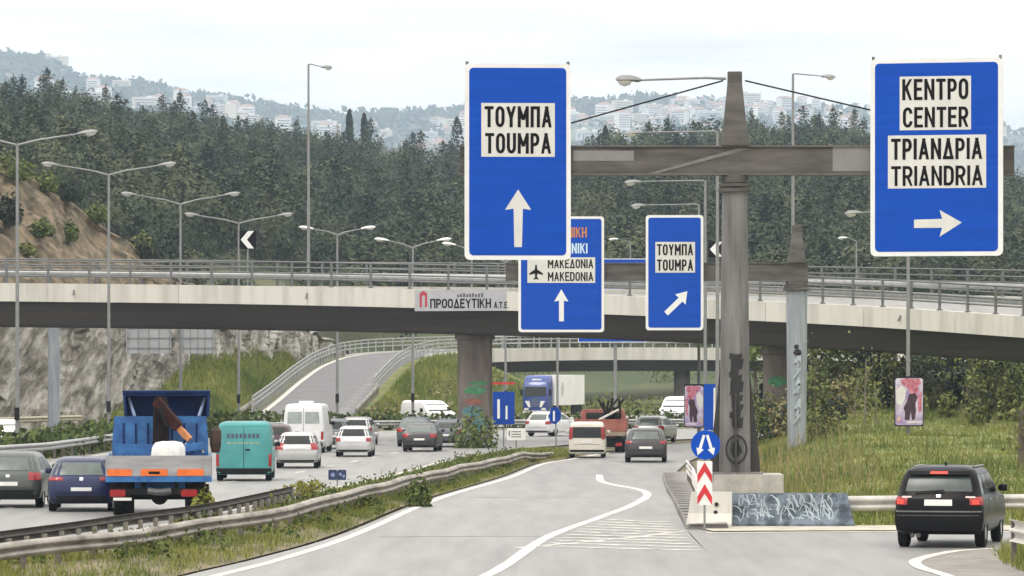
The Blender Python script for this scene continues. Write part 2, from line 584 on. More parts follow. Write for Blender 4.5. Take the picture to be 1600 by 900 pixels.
pine_leaf = leafmat('pine_foliage', (0.022, 0.038, 0.022), (0.12, 0.13, 0.062), rough=.95, spread=.22)
bush_leaf = leafmat('bush_foliage', (0.028, 0.055, 0.012), (0.15, 0.18, 0.045))
dark_leaf = leafmat('dark_foliage', (0.008, 0.016, 0.01), (0.035, 0.05, 0.026))
olive_leaf = leafmat('olive_foliage', (0.055, 0.085, 0.018), (0.22, 0.22, 0.07))
yellow_leaf = leafmat('broom_foliage', (0.06, 0.08, 0.015), (0.27, 0.25, 0.03))
bark = mat('bark', (0.10, 0.08, 0.062), 0.9, var=0.35, scale=5, stretch=(3, 3, .5))
bark_pale = mat('pale_bark', (0.21, 0.185, 0.15), 0.9, var=0.25, scale=5)
soil = mat('soil', (0.12, 0.105, 0.06), 0.95, scale=0.35, col2=(0.18, 0.16, 0.085))
meadow = mat('meadow', (0.085, 0.13, 0.022), 0.95, scale=0.22, col2=(0.21, 0.20, 0.065), bump=.3)
forest_floor = mat('forest_floor', (0.05, 0.07, 0.028), 0.95, scale=0.06, col2=(0.13, 0.13, 0.055), lo=.45, hi=.7)

# ------------------------------------------------------------------ ground and carriageways
b = MB()
rows = [-400, 0, 60] + list(range(110, 184, 5)) + [260, 420, 800, 1600, 3000, 5200, 9400]
cols = [-7000, -800, -90, -40, -15, 0, 15, 40, 90, 800, 7000]
vs = [(x, y, zr(y) - 0.07) for y in rows for x in cols]
nc = len(cols)
b.add(vs, [(i * nc + j, i * nc + j + 1, (i + 1) * nc + j + 1, (i + 1) * nc + j) for i in range(len(rows) - 1) for j in range(nc - 1)])
tag(b.build('ground', soil), kind='structure')

MW_L = [(-60, 60), (-42, 100), (-30, 150), (-20.5, 200), (-19.2, 232), (-17.5, 258), (-14, 272), (-10, 277), (-5, 282), (3, 285), (11, 288), (30, 292), (70, 298)]
MW_R = [(-15, 60), (-10.2, 88), (-8.9, 96), (-7.8, 103), (-6.9, 110), (-5.9, 130), (-4.8, 152), (-2.6, 191), (0.8, 222), (5, 240), (10, 250), (16, 257), (30, 265), (70, 272)]
ribbon('motorway', MW_L, MW_R, 90, asphalt, 0.0)
OP_I = [(-70, 60), (-46, 100), (-33, 150), (-23.6, 200), (-22.4, 232), (-20.8, 264), (-18, 286), (-11, 292), (-6, 296), (3, 297), (11, 300), (30, 305), (70, 312)]
OP_O = [(-95, 60), (-70, 100), (-56, 150), (-42, 200), (-37, 232), (-31, 270), (-20, 297), (-10, 303), (-3, 307), (2, 322), (6, 346), (14, 363), (30, 376), (70, 388)]
ribbon('opposite_carriageway', OP_I, OP_O, 90, asphalt, 0.0)
SL_L = [(-8.5, 60), (-5.9, 82), (-5.0, 89), (-3.75, 102.6), (-2.1, 135), (-0.4, 165), (1.0, 188), (2.4, 198), (4.4, 215), (7.6, 232), (12, 244)]
SL_R = [(4.0, 60), (4.0, 80), (4.0, 90), (4.05, 104), (4.5, 125), (5.15, 150), (6.6, 178), (8.2, 200), (10.4, 218), (14, 232), (18, 240)]
ribbon('slip_road', SL_L, SL_R, 80, asphalt, 0.005)
ribbon('exit_road', [(4.0, 60), (4.0, 75), (4.0, 90), (4.05, 104.2)], [(60, 60), (60, 75), (60, 90), (60, 104.6)], 24, asphalt, 0.005)

b = MB()
stroke(b, [(-8.1, 60), (-5.3, 82), (-4.5, 88.9), (-3.42, 102.6), (-1.85, 135), (-0.1, 165), (1.25, 188), (2.75, 199), (4.9, 214), (8, 229)], 0.22, 0.011, 90, 0.12)
S_LINE = [(-2.2, 70), (-0.47, 81.5), (0.75, 99), (2.2, 112), (3.25, 122), (4.05, 134), (4.05, 143), (3.45, 151), (3.15, 158), (3.25, 166), (3.3, 170)]
stroke(b, S_LINE, 0.25, 0.011, 90, 0.15)
tag(b.build('road_marking', paint_white), kind='structure')
b = MB()
for k in range(11):                       # worn hatching between the bending line and the kerb
    t = k / 10
    y = 94.5 + 16 * t
    xa = np.interp(y, [p[1] for p in S_LINE], [p[0] for p in S_LINE]) + .25
    stroke(b, [(xa, y), (lerp(xa, 3.9, .5), y - 1.1), (3.85, y - 2.1)], 0.45, 0.0105, 8)
stroke(b, [(0.1, 93.5), (1.5, 96.5), (2.8, 99.5), (4.0, 103)], 0.25, 0.0115, 14)
tag(b.build('hatching', paint_worn), kind='structure')
b = MB()
mw_lines = []
for t in (0.27, 0.52, 0.76):
    L, Rr = catmull([(x, y, 0) for x, y in MW_L], 90), catmull([(x, y, 0) for x, y in MW_R], 90)
    mid = [L[i].lerp(Rr[i], t) for i in range(90)]
    for i in range(8, 70, 3):
        stroke(b, [mid[i], mid[i + 1]], 0.15, 0.008, 3)
L2 = [Rr[i].lerp(L[i], 0.03) for i in range(0, 90, 3)]
stroke(b, L2, 0.2, 0.008, 80)
L3 = [L[i].lerp(Rr[i], 0.04) for i in range(0, 90, 3)]
stroke(b, L3, 0.2, 0.008, 80)
tag(b.build('lane_marking', paint_white), kind='structure')

# gore at the lower right with its white nose
GORE = [G(1556, 858), G(1500, 861), G(1455, 869), G(1430, 878), G(1440, 888), G(1478, 900), G(1540, 925)]
b = MB()
poly = [(p.x, p.y, zr(p.y) + 0.010) for p in GORE] + [(13, 78, .010), (14, 92.5, .010)]
b.add(poly, [tuple(range(len(poly)))])
tag(b.build('gore_asphalt', mat('gore_asphalt', (0.21, 0.198, 0.183), 0.85, var=0.2, scale=1.1)), kind='structure')
b = MB()
stroke(b, [(p.x, p.y) for p in GORE], 0.24, 0.016, 50, .1)
stroke(b, [(4.4, 101.9), (7, 102.3), (10, 102.6), (14, 102.8)], 0.4, 0.012, 20)
tag(b.build('edge_marking', paint_white), kind='structure')
b = MB()
stroke(b, [(4.4, 104.0), (7, 104.3), (10, 104.5), (16, 104.7)], 3.2, 0.03, 20)
tag(b.build('shoulder_strip', mat('sandy_shoulder', (0.46, 0.425, 0.35), 0.9, var=.2, scale=1.5)), kind='structure')

# raised concrete apron on the right of the slip road, with joints
kl = catmull([(4.05, 104, 0), (4.5, 125, 0), (5.1, 150, 0), (5.7, 170, 0)], 30)
b = MB()
vs = []
for p in kl:
    w = .95
    z = zr(p.y)
    vs += [(p.x, p.y, z - .05), (p.x + .03, p.y, z + 0.10), (p.x + w, p.y, z + 0.14), (p.x + w + .05, p.y, z - .05)]
fs = []
for i in range(29):
    for k in range(3):
        fs.append((i * 4 + k, i * 4 + k + 1, i * 4 + 5 + k, i * 4 + 4 + k))
fs += [(0, 1, 2, 3), (116, 119, 118, 117)]
b.add(vs, fs)
tag(b.build('kerb_apron', apron_mat), kind='structure')
b = MB()
for i in range(0, 29):
    p = kl[i]
    b.box((p.x + .49, p.y, zr(p.y) + 0.122), (.88, 0.10, 0.02))
tag(b.build('apron_joint', mat('joint_dark', (.15, .145, .14), .9)), kind='structure')

# two repaired transverse cuts in the slip road
b = MB()
for (y, x0, x1) in ((99.5, -3.0, 3.6), (131, -1.2, 3.9)):
    stroke(b, [(x0, y), (lerp(x0, x1, .4), y + .35), (x1, y - .2)], .16, 0.0085, 14, .6)
tag(b.build('tar_seam', mat('tar_seam', (.15, .15, .15), .6, var=.3, scale=3)), kind='structure')
# ------------------------------------------------------------------ terrain
def fbm(x, y, z=0.0, o=5):
    return noise.fractal(Vector((x, y, z)), 0.9, 2.0, o)

def ip(x, xs, ys):
    return float(np.interp(x, xs, ys))
# pine hill behind the flyover
def hill_z(X, Y):
    p = 800 + F * X / Y                                   # bearing
    zs = ip(p, [-900, 0, 220, 500, 800, 1600, 2500], [15, 13, 9, 4, 1.2, 2, 4])
    zt = ip(p, [-900, -300, 0, 100, 200, 300, 400, 500, 600, 700, 800, 900, 1000, 1100, 1200, 1300, 1400, 1500, 1600, 1900, 2500],
            [53, 52.5, 51.5, 51, 48, 46.3, 44.4, 42.3, 40, 37.5, 37.8, 40.5, 43, 44.5, 45.5, 44, 42, 38.5, 35, 33, 31])
    t = min(1.0, max(0.0, (Y - 400) / 500.0))
    z = lerp(zs, zt, t ** 0.95)
    z += 1.6 * fbm(X * .012, Y * .012) * min(1, t * 3)
    if Y > 900:
        z -= (Y - 900) * 0.10
    z = lerp(z, lerp(-0.6, z, sstep(395, 490, Y)), sstep(215, 300, p))
    return z
ys = list(np.linspace(352, 900, 46)) + [960, 1050, 1200, 1400]
bs = np.linspace(-0.26, 0.26, 80)
vs = [(bb * (y + 60), y, hill_z(bb * (y + 60), y)) for y in ys for bb in bs]
n = len(bs)
b = MB()
b.add(vs, [(i * n + j, i * n + j + 1, (i + 1) * n + j + 1, (i + 1) * n + j) for i in range(len(ys) - 1) for j in range(n - 1)])
tag(b.build('hillside', forest_floor, smooth=60), kind='structure')

# far town hill
KF = 1.4                                             # the town hill stands several kilometres off
def far_z(X, Y):
    return CH + (far_shape(X / KF, Y / KF) - CH) * KF
def far_shape(X, Y):
    p = 800 + F * X / Y
    top = ip(p, [-1500, -300, 0, 60, 130, 220, 300, 420, 520, 600, 700, 780, 860, 950, 1000, 1080, 1200, 1330, 1450, 1600, 1900, 3000],
             [295, 318, 304, 300, 277, 277, 268, 254, 243, 246, 248, 254, 260, 258, 262, 257, 254, 252, 245, 226, 215, 190])
    t = (Y - 2300) / 2100.0
    if t < 0:
        return -2 + t * 20
    tt = min(1, t)
    z = top * (tt ** 0.8)
    z += 26 * fbm(X * .0016, Y * .0016, 4) * math.sin(PI * tt) + 5 * fbm(X * .008, Y * .008, 2, 3) * tt
    if t > 1:
        z -= (t - 1) * 250
    return z
ys = list(np.linspace(2280, 4400, 44)) + [4600, 5000]
bs = np.linspace(-0.22, 0.22, 110)
vs = [(bb * y * KF, y * KF, far_z(bb * y * KF, y * KF)) for y in ys for bb in bs]
n = len(bs)
b = MB()
b.add(vs, [(i * n + j, i * n + j + 1, (i + 1) * n + j + 1, (i + 1) * n + j) for i in range(len(ys) - 1) for j in range(n - 1)])
tag(b.build('far_hill', mat('far_hill_cover', (0.05, 0.075, 0.05), 0.95, scale=0.0045, col2=(0.17, 0.165, 0.12), lo=.46, hi=.66), smooth=70), kind='structure')

# rock cutting on the left, with sandy soil above the rock
def cliff_mat():
    m = bpy.data.materials.new('cut_rock')
    m.use_nodes = True
    t = m.node_tree
    p = t.nodes['Principled BSDF']
    p.inputs['Roughness'].default_value = 0.95
    L = t.links.new
    c = t.nodes.new('ShaderNodeTexCoord')
    mp = t.nodes.new('ShaderNodeCombineXYZ')            # strata coordinates: streaks lean along the face
    for k, v in enumerate(((.10, .20, -.50), (.0, .03, .16), (.3, .0, .0))):
        dp = t.nodes.new('ShaderNodeVectorMath')
        dp.operation = 'DOT_PRODUCT'
        dp.inputs[1].default_value = v
        L(c.outputs['Object'], dp.inputs[0])
        L(dp.outputs['Value'], mp.inputs[k])
    n1 = t.nodes.new('ShaderNodeTexNoise')
    n1.inputs['Scale'].default_value = 2.4
    n1.inputs['Detail'].default_value = 8
    n1.inputs['Roughness'].default_value = .7
    L(mp.outputs[0], n1.inputs['Vector'])
    r1 = t.nodes.new('ShaderNodeValToRGB')
    e = r1.color_ramp.elements
    e[0].position, e[0].color = .36, (0.075, 0.066, 0.048, 1)
    e[1].position, e[1].color = .62, (0.52, 0.50, 0.455, 1)
    k = e.new(.47)
    k.color = (0.225, 0.208, 0.17, 1)
    L(n1.outputs['Fac'], r1.inputs['Fac'])
    n2 = t.nodes.new('ShaderNodeTexNoise')
    n2.inputs['Scale'].default_value = .8
    n2.inputs['Detail'].default_value = 6
    L(c.outputs['Object'], n2.inputs['Vector'])
    r2 = t.nodes.new('ShaderNodeValToRGB')
    e = r2.color_ramp.elements
    e[0].position, e[0].color = .40, (0.12, 0.10, 0.058, 1)
    e[1].position, e[1].color = .62, (0.33, 0.255, 0.165, 1)
    L(n2.outputs['Fac'], r2.inputs['Fac'])
    sx = t.nodes.new('ShaderNodeSeparateXYZ')
    L(c.outputs['Object'], sx.inputs[0])
    ad = t.nodes.new('ShaderNodeMath')
    ad.operation = 'MULTIPLY_ADD'
    L(n2.outputs['Fac'], ad.inputs[0])
    ad.inputs[1].default_value = 3.0
    L(sx.outputs['Z'], ad.inputs[2])
    ra = t.nodes.new('ShaderNodeMapRange')
    ra.inputs['From Min'].default_value = 8.6
    ra.inputs['From Max'].default_value = 10.2
    L(ad.outputs[0], ra.inputs['Value'])
    mx = t.nodes.new('ShaderNodeMixRGB')
    L(ra.outputs[0], mx.inputs['Fac'])
    L(r1.outputs['Color'], mx.inputs['Color1'])
    L(r2.outputs['Color'], mx.inputs['Color2'])
    L(mx.outputs[0], p.inputs['Base Color'])
    bn = t.nodes.new('ShaderNodeBump')
    bn.inputs['Strength'].default_value = 1.0
    bn.inputs['Distance'].default_value = .8
    L(n1.outputs['Fac'], bn.inputs['Height'])
    L(bn.outputs[0], p.inputs['Normal'])
    return m
base = catmull([(-78, 150, 0), (-52, 205, 0), (-42, 240, 0), (-35, 274, 0), (-28, 298, 0), (-23.5, 322, 0), (-20.8, 345, 0), (-18.6, 368, 0), (-16.6, 390, 0), (-14.2, 410, 0), (-11, 432, 0)], 260)
def cliff_h(px):
    return ip(px, [-900, -200, 0, 60, 130, 220, 300, 420, 500, 560, 640], [19.5, 19, 17.6, 16.4, 14.6, 12.0, 9.8, 7.6, 6.5, 4.6, 1.0])
def cliff_back(z):
    return .30 * max(0, z) + .35 * max(0, z - 8.5)
rows_ = 64
vs = []
for i, p in enumerate(base):
    px = 800 + F * p.x / p.y
    h = 8.0
    for _ in range(30):
        bk = cliff_back(h)
        h = .7 * h + .3 * min(18.5, cliff_h(px - bk * F / p.y))
    d = (base[min(i + 1, 259)] - base[max(i - 1, 0)]).normalized()
    nrm = Vector((-d.y, d.x, 0))                  # away from the road
    if nrm.x > 0:
        nrm = -nrm
    for k in range(rows_ + 6):
        t = min(1.0, k / rows_)
        z = -0.6 + (h + .6) * t
        back = cliff_back(z)
        if k > rows_:
            back += (k - rows_) * 6
            z += (k - rows_) * 0.9
        q = p + nrm * back
        ac, al = q.y * .20 - z * .50, z * .16 + q.y * .02        # strata lean across the face
        rough = .7 * noise.multi_fractal(Vector((ac * .8, al * .8, q.x * .1)), .8, 2.2, 6) - .8
        rough += (.45 if z < 8.5 else .25) * noise.cell(Vector((ac * .9, al, 1))) + .35 * noise.cell(Vector((ac * 2.6 + 9, al * 1.6, 2))) - .4
        damp = 1.0 if t < .97 else .4
        vs.append((q.x - nrm.x * rough * .7 * damp, q.y - nrm.y * rough * .7 * damp, z + .35 * fbm(q.x * .3, q.y * .3, z * .3)))
n = rows_ + 6
b = MB()
b.add(vs, [(i * n + j, i * n + j + 1, (i + 1) * n + j + 1, (i + 1) * n + j) for i in range(259) for j in range(n - 1)])
rock_v = np.array(b.v)
rock_px = 800 + F * rock_v[:, 0] / rock_v[:, 1]
rock_py = HY - (rock_v[:, 2] - CH) * F / rock_v[:, 1]
def rock_Y(px, py):
    d = np.hypot(rock_px - px, rock_py - py) + .02 * (rock_v[:, 1] - 250)
    return float(rock_v[int(np.argmin(d)), 1])
rock_o = tag(b.build('rock_cutting', cliff_mat(), smooth=28), kind='structure')

# climbing ramp and the second, curved flyover it joins
RC = [(-14.4, 292, -.38), (-14.3, 300, 0.0), (-13.9, 325, 1.1), (-13.4, 350, 2.4), (-12.6, 375, 3.6), (-10.8, 394, 4.4), (-6.8, 408, 4.8), (-1.0, 417, 5.0), (7, 423, 5.1), (16, 426, 5.1), (28, 427, 5.05), (44, 425, 4.95), (64, 420, 4.8)]
rc = catmull(RC, 110)
def edges(pts, w0, w1):
    out = []
    for i, p in enumerate(pts):
        d = (pts[min(i + 1, len(pts) - 1)] - pts[max(i - 1, 0)])
        d.z = 0
        d.normalize()
        u = Vector((-d.y, d.x, 0))               # left of travel
        out.append((p + u * w0, p - u * w1))
    return out
re_ = edges(rc, 3.4, 3.4)
b = MB()
vs = []
for l, r in re_:
    for t in (0, .25, .5, .75, 1):
        q = l.lerp(r, t)
        vs.append((q.x, q.y, q.z + .02))
b.add(vs, [(i * 5 + j, i * 5 + j + 1, i * 5 + 6 + j, i * 5 + 5 + j) for i in range(109) for j in range(4)])
tag(b.build('ramp_road', asphalt_fresh), kind='structure')
def line3(b, pts, w, dz):
    e = edges(pts, w / 2, w / 2)
    vs = []
    for l, r in e:
        vs += [(l.x, l.y, l.z + dz), (r.x, r.y, r.z + dz)]
    b.add(vs, [(2 * i, 2 * i + 1, 2 * i + 3, 2 * i + 2) for i in range(len(pts) - 1)])
b = MB()
line3(b, [l.lerp(r, .06) for l, r in re_][:70], .38, .035)
for i in range(2, 40, 1):
    l, r = re_[i]
    q0 = l.lerp(r, .80)
    q1 = l.lerp(r, .97)
    b.bar((q0.x, q0.y, q0.z + .03), (q1.x, q1.y + .8, q1.z + .04), .35, .02)
tag(b.build('ramp_marking', paint_white), kind='structure')
# embankment under the ramp
b = MB()
vs = []
eb = edges(rc[:64], 4.6, 4.3)
m_ = 10
for i, (l, r) in enumerate(eb):
    c = rc[i]
    h = c.z + .45
    dl, dr = (l - c).normalized(), (r - c).normalized()
    pr = [l + dl * (h * 1.6), l, r]
    prof = [(pr[0].x, pr[0].y, -.55), (l.x, l.y, c.z - .06), (r.x, r.y, c.z - .06)]
    for k in range(1, m_):
        t = k / (m_ - 1)
        q = r + dr * (h * 2.1 * t)
        prof.append((q.x, q.y, lerp(c.z - .06, -.55, t) + .18 * fbm(q.x * .4, q.y * .2) * math.sin(PI * t)))
    vs += prof
n = m_ + 2
b.add(vs, [(i * n + j, i * n + j + 1, (i + 1) * n + j + 1, (i + 1) * n + j) for i in range(len(eb) - 1) for j in range(n - 1)])
tag(b.build('ramp_embankment', meadow, smooth=60), kind='structure')

# grass slope at the foot of the rock cutting
b = MB()
vs = []
tl = catmull([(-25, 300, 0), (-20.3, 312, 0), (-19.4, 335, 0), (-18.7, 360, 0), (-17.8, 384, 0)], 40)
for i, p in enumerate(tl):
    hz = ip(p.y, [300, 330, 360, 384], [1.0, 4.2, 5.0, 4.8])
    for k in range(9):
        t = k / 8
        vs.append((p.x - t * 4.6, p.y + t * 2.0, -.5 + ip(p.y, [300, 312, 384], [0, .4, 3.6]) + hz * (t ** .8) * .8 + .2 * fbm(p.x + t * 3, p.y * .3)))
b.add(vs, [(i * 9 + j, i * 9 + j + 1, i * 9 + 10 + j, i * 9 + 9 + j) for i in range(39) for j in range(8)])
tag(b.build('grass_slope', meadow, smooth=60), kind='structure')

# grassy mound on the right
def mound_l(Y):
    return ip(Y, [106.5, 112, 130, 160, 200, 240, 262], [6.4, 6.2, 6.9, 8.1, 9.6, 12.4, 20])
def mound_z(X, Y):
    xl = mound_l(Y)
    t = sstep(0, 5.5, X - xl)
    top = ip(Y, [106, 112, 150, 200, 240, 262], [-0.02, .08, .30, .85, 2.2, 2.0])
    return zr(Y) - .05 + (top - zr(Y) + .05) * t + .12 * fbm(X * .35, Y * .2) * t
ys = [106, 107, 108.5] + list(np.linspace(110, 262, 50))
vs = []
for y in ys:
    xl = mound_l(y)
    for k in range(40):
        X = xl + (k / 39) ** 1.4 * 60
        vs.append((X, y, mound_z(X, y)))
b = MB()
b.add(vs, [(i * 40 + j, i * 40 + j + 1, i * 40 + 41 + j, i * 40 + 40 + j) for i in range(len(ys) - 1) for j in range(39)])
tag(b.build('grass_mound', meadow, smooth=60), kind='structure')

# earth strip of the median between the two left guardrails
MD_L = [(-14.6, 60), (-10.1, 84), (-8.8, 96), (-7.6, 103), (-6.75, 110), (-5.75, 130), (-4.65, 152), (-2.5, 191), (0.2, 216)]
MD_R = [(-8.6, 60), (-6.1, 82), (-5.2, 89), (-3.95, 102.6), (-2.3, 135), (-0.6, 165), (0.8, 188), (2.2, 198), (3.2, 210)]
ml, mr_ = catmull([(x, y, 0) for x, y in MD_L], 90), catmull([(x, y, 0) for x, y in MD_R], 90)
def median_pt(i, t):
    q = ml[i].lerp(mr_[i], t)
    return Vector((q.x, q.y, zr(q.y) - .01 + .16 * math.sin(PI * t) ** .8 * (1 + .5 * fbm(q.x * .6, q.y * .25))))
b = MB()
vs = [median_pt(i, k / 8) for i in range(90) for k in range(9)]
b.add(vs, [(i * 9 + j, i * 9 + j + 1, i * 9 + 10 + j, i * 9 + 9 + j) for i in range(89) for j in range(8)])
tag(b.build('median_strip', mat('median_soil', (0.10, 0.09, 0.05), .95, scale=.6, col2=(.20, .165, .10)), smooth=60), kind='structure')

# foreground verge at the lower right
b = MB()
vs = []
for i in range(24):
    y = 70 + i * (97 - 70) / 23
    xl = ip(y, [70, 80, 86, 90, 94, 97], [9.6, 9.3, 9.35, 9.6, 10.6, 12.2])
    for k in range(12):
        X = xl + k * .9
        vs.append((X, y, -.02 + .3 * sstep(0, 2, X - xl) + .05 * fbm(X, y)))
b.add(vs, [(i * 12 + j, i * 12 + j + 1, i * 12 + 13 + j, i * 12 + 12 + j) for i in range(23) for j in range(11)])
tag(b.build('grass_verge', meadow, smooth=60), kind='structure')

# low bank under the hedge between the carriageways
HG = [(-46, 60), (-43.5, 100), (-31.5, 150), (-22, 200), (-20.8, 232), (-19.2, 262), (-16, 279), (-10.5, 285), (-5.5, 289), (3, 291), (11, 294), (30, 298.5), (60, 304)]
hg = catmull([(x, y, 0) for x, y in HG], 120)
# ------------------------------------------------------------------ main flyover
FL = [(-62, 243, 8.4), (-45, 245, 8.35), (-28, 245, 8.2), (-14, 242.5, 8.0), (-1.7, 237.5, 7.65), (6, 232, 7.3), (12.3, 225.5, 6.95), (18, 218, 6.55), (24, 207.5, 5.98), (30, 195, 5.4), (36, 181, 4.9)]
fl = catmull(FL, 90)
def flyframe(i):
    d = fl[min(i + 1, 89)] - fl[max(i - 1, 0)]
    d.z = 0
    d.normalize()
    return fl[i], Vector((-d.y, d.x, 0))          # point on near top edge of the fascia, direction to the far side
fly = thing('flyover_bridge', 'long concrete flyover with pale fascia crossing over the whole road', 'bridge', (0, 240, 0))
def off(b):
    b.v = [(x, y - 240, z) for x, y, z in b.v]
    return b
def sweep(b, prof, i0=0, i1=90, step=1, frame=flyframe):
    rings = []
    for i in range(i0, i1, step):
        p, u = frame(i)
        rings.append([p + u * a + Vector((0, 0, z)) for a, z in prof])
    b.loft(rings)
WB = 9.5
def bank(i):                                         # the deck leans: its far side is higher on the bend at the right
    return ip(i, [0, 30, 60, 89], [0.0, 0.1, .55, 0.85])
def sweepb(b, prof, frame=flyframe, n=90):
    rings = []
    for i in range(n):
        p, u = frame(i)
        k = bank(i) / WB
        rings.append([p + u * a + Vector((0, 0, z + k * a)) for a, z in prof])
    b.loft(rings)
b = MB(); sweepb(b, [(0.3, -.22), (WB - .3, -.22), (WB - .3, -.5), (0.3, -.5)]); off(b).build('deck', asphalt, fly)
b = MB(); sweepb(b, [(0, 0), (.32, 0.0), (.32, -.20), (.30, -.51), (1.2, -.62), (1.2, -1.02), (0, -1.0)]); off(b).build('fascia', concrete_pale, fly)
b = MB(); sweepb(b, [(WB - .3, 0), (WB, 0), (WB, -1.0), (WB - 1.2, -1.02), (WB - 1.2, -.62), (WB - .29, -.51)]); off(b).build('fascia', concrete_pale, fly)
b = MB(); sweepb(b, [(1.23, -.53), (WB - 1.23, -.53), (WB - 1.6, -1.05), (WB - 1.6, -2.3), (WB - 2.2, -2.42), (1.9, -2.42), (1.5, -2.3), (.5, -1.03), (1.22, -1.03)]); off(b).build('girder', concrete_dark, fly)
def rail_path(a, z):
    out = []
    for i in range(90):
        p, u = flyframe(i)
        out.append(p + u * a + Vector((0, 0, z + bank(i) / WB * a)))
    return out
for a, hh in ((0.16, (1.32, 1.02, .72, .40)), (WB - .15, (1.32, 1.0, .7))):
    b = MB()
    for z in hh:
        b.tube(rail_path(a, z), .045, 5)
    off(b).build('railing', parapet_mat, fly)
for a in (1.0, WB - 1.0):
    b = MB()
    pts_ = rail_path(a, 0)
    rings = []
    for i, p in enumerate(pts_):
        rings.append([p + Vector((0, dy, z)) for dy, z in ((0, .40), (-.06, .5), (-.06, .62), (0, .72), (.03, .72), (.03, .40))])
    b.loft(rings)
    off(b).build('crash_barrier', steel, fly)
# posts of the railings
pb = MB(); pb.box((0, 0, .66), (.13, .15, 1.34)); pb.box((0, 0, .03), (.26, .26, .05)); 
post0 = pb.build('railing_post', parapet_mat, fly)
first = True
for a, st in ((.16, 2.3), (WB - .15, 2.6)):
    pth = walk(rail_path(a, 0), st)
    pth = [p for p in pth if -45 < p.x < 34]
    for p in pth:
        o = post0 if first else part(post0, fly)
        first = False
        o.location = (p.x, p.y - 240, p.z)
# columns
def column(X, Y, top, w, name='pillar'):
    b = MB()
    rings = []
    for z, k in ((-.8, 1.0), (top - .9, 1.0), (top - .35, 1.02), (top - .3, 1.16), (top, 1.16)):
        rings.append([(X + x * k, Y + y * k - 240, z) for x, y in rrect(-w / 2, -w * .45, w / 2, w * .45, .25, 4)])
    b.loft(rings)
    return b.build(name, pillar_mat, fly, smooth=35)
column(-2.0, 241.3, 5.4, 1.85)
column(13.6, 229.0, 4.6, 1.5)
column(-46, 249, 6.0, 1.9)
# spray paint at the foot of the columns
gp = A(740, 612, 240.4)
def blot(b, cx, cz, rx, rz_, y, n=22, j=.25):
    b.plate([(cx + rx * math.cos(2 * PI * k / n) * (1 + j * (random.random() - .5)), cz + rz_ * math.sin(2 * PI * k / n) * (1 + j * (random.random() - .5))) for k in range(n)], y, y + .012)
yg = 241.3 - 1.85 * .45 - .010 - 240
b = MB(); blot(b, -2.0, 2.35, .62, .22, yg); blot(b, -1.8, 2.75, .5, .12, yg - .004); b.build('graffiti', green_spray, fly)
b = MB(); blot(b, -2.1, 1.2, .6, .28, yg); blot(b, -1.7, .5, .45, .4, yg - .004); b.build('graffiti', teal_spray, fly)
b = MB(); blot(b, -2.05, 1.75, .5, .16, yg); b.build('graffiti', red_spray, fly)
yg2 = 229.0 - 1.5 * .45 - .01 - 240
b = MB(); blot(b, 13.5, 2.9, .5, .25, yg2); b.build('graffiti', green_spray, fly)
b = MB(); blot(b, 13.8, 1.2, .35, .7, yg2); b.build('graffiti', teal_spray, fly)
b = MB(); blot(b, 13.15, 1.1, .25, .5, yg2); b.build('graffiti', red_spray, fly)
# drain spouts on the fascia
for i in range(8, 86, 9):
    p, u = flyframe(i)
    b = MB(); b.tube([(p.x - u.x * .03, p.y - u.y * .03 - 240, p.z - .35), (p.x - u.x * .16, p.y - u.y * .16 - 240, p.z - .62)], .05, 6)
    b.build('drain_spout', parapet_mat, fly)

# construction joints in the fascia
for i in range(5, 86, 5):
    p, u = flyframe(i)
    b = MB(); b.box((p.x - u.x * .004, p.y - u.y * .004 - 240, p.z - .52), (.035, .03, .94))
    b.build('joint', concrete, fly)
# advertising banner stretched on the fascia
i0 = min(range(90), key=lambda i: abs(800 + F * fl[i].x / fl[i].y - 730))
p, u = flyframe(i0)
bn = thing('banner', 'long grey white builder\'s banner with red emblem and black lettering on the flyover fascia', 'banner', (p.x - u.x * .09, p.y - u.y * .09, p.z - .17), math.atan2(-u.x, u.y))
k = 1.10 / 29.4
def bx(px): return (px - 719.5) * k
b = MB(); b.plate(rrect(bx(653), -.93, bx(806), .20, .03, 2), 0, .03)
b.build('cloth', mat('banner_cloth', (.40, .41, .43), .7, var=.08, scale=1.5), bn)
b = MB(); b.plate([(bx(661), -.72), (bx(661), .02), (bx(667), .16), (bx(673), .02), (bx(673), -.72), (bx(669.5), -.72), (bx(669.5), -.1), (bx(664.5), -.1), (bx(664.5), -.72)], -.012, 0)
b.build('emblem', mat('banner_red', (.42, .05, .07), .7, var=.1), bn)
lettering('ΠΡΟΟΔΕΥΤΙΚΗ', bx(678), -.78, bx(775), -.28, -.01, ink, bn, bold=.17)
lettering('Α.Τ.Ε.', bx(779.5), -.8, bx(803), -.46, -.01, ink, bn, bold=.17)
b = MB()
for q in range(9):
    b.plate(rrect(bx(721 + q * 4.8), -.2, bx(724.2 + q * 4.8), -.05 + .03 * (q % 3), .01, 2), -.008, 0)
b.build('small_print', mat('banner_ink', (.1, .1, .11), .7), bn)

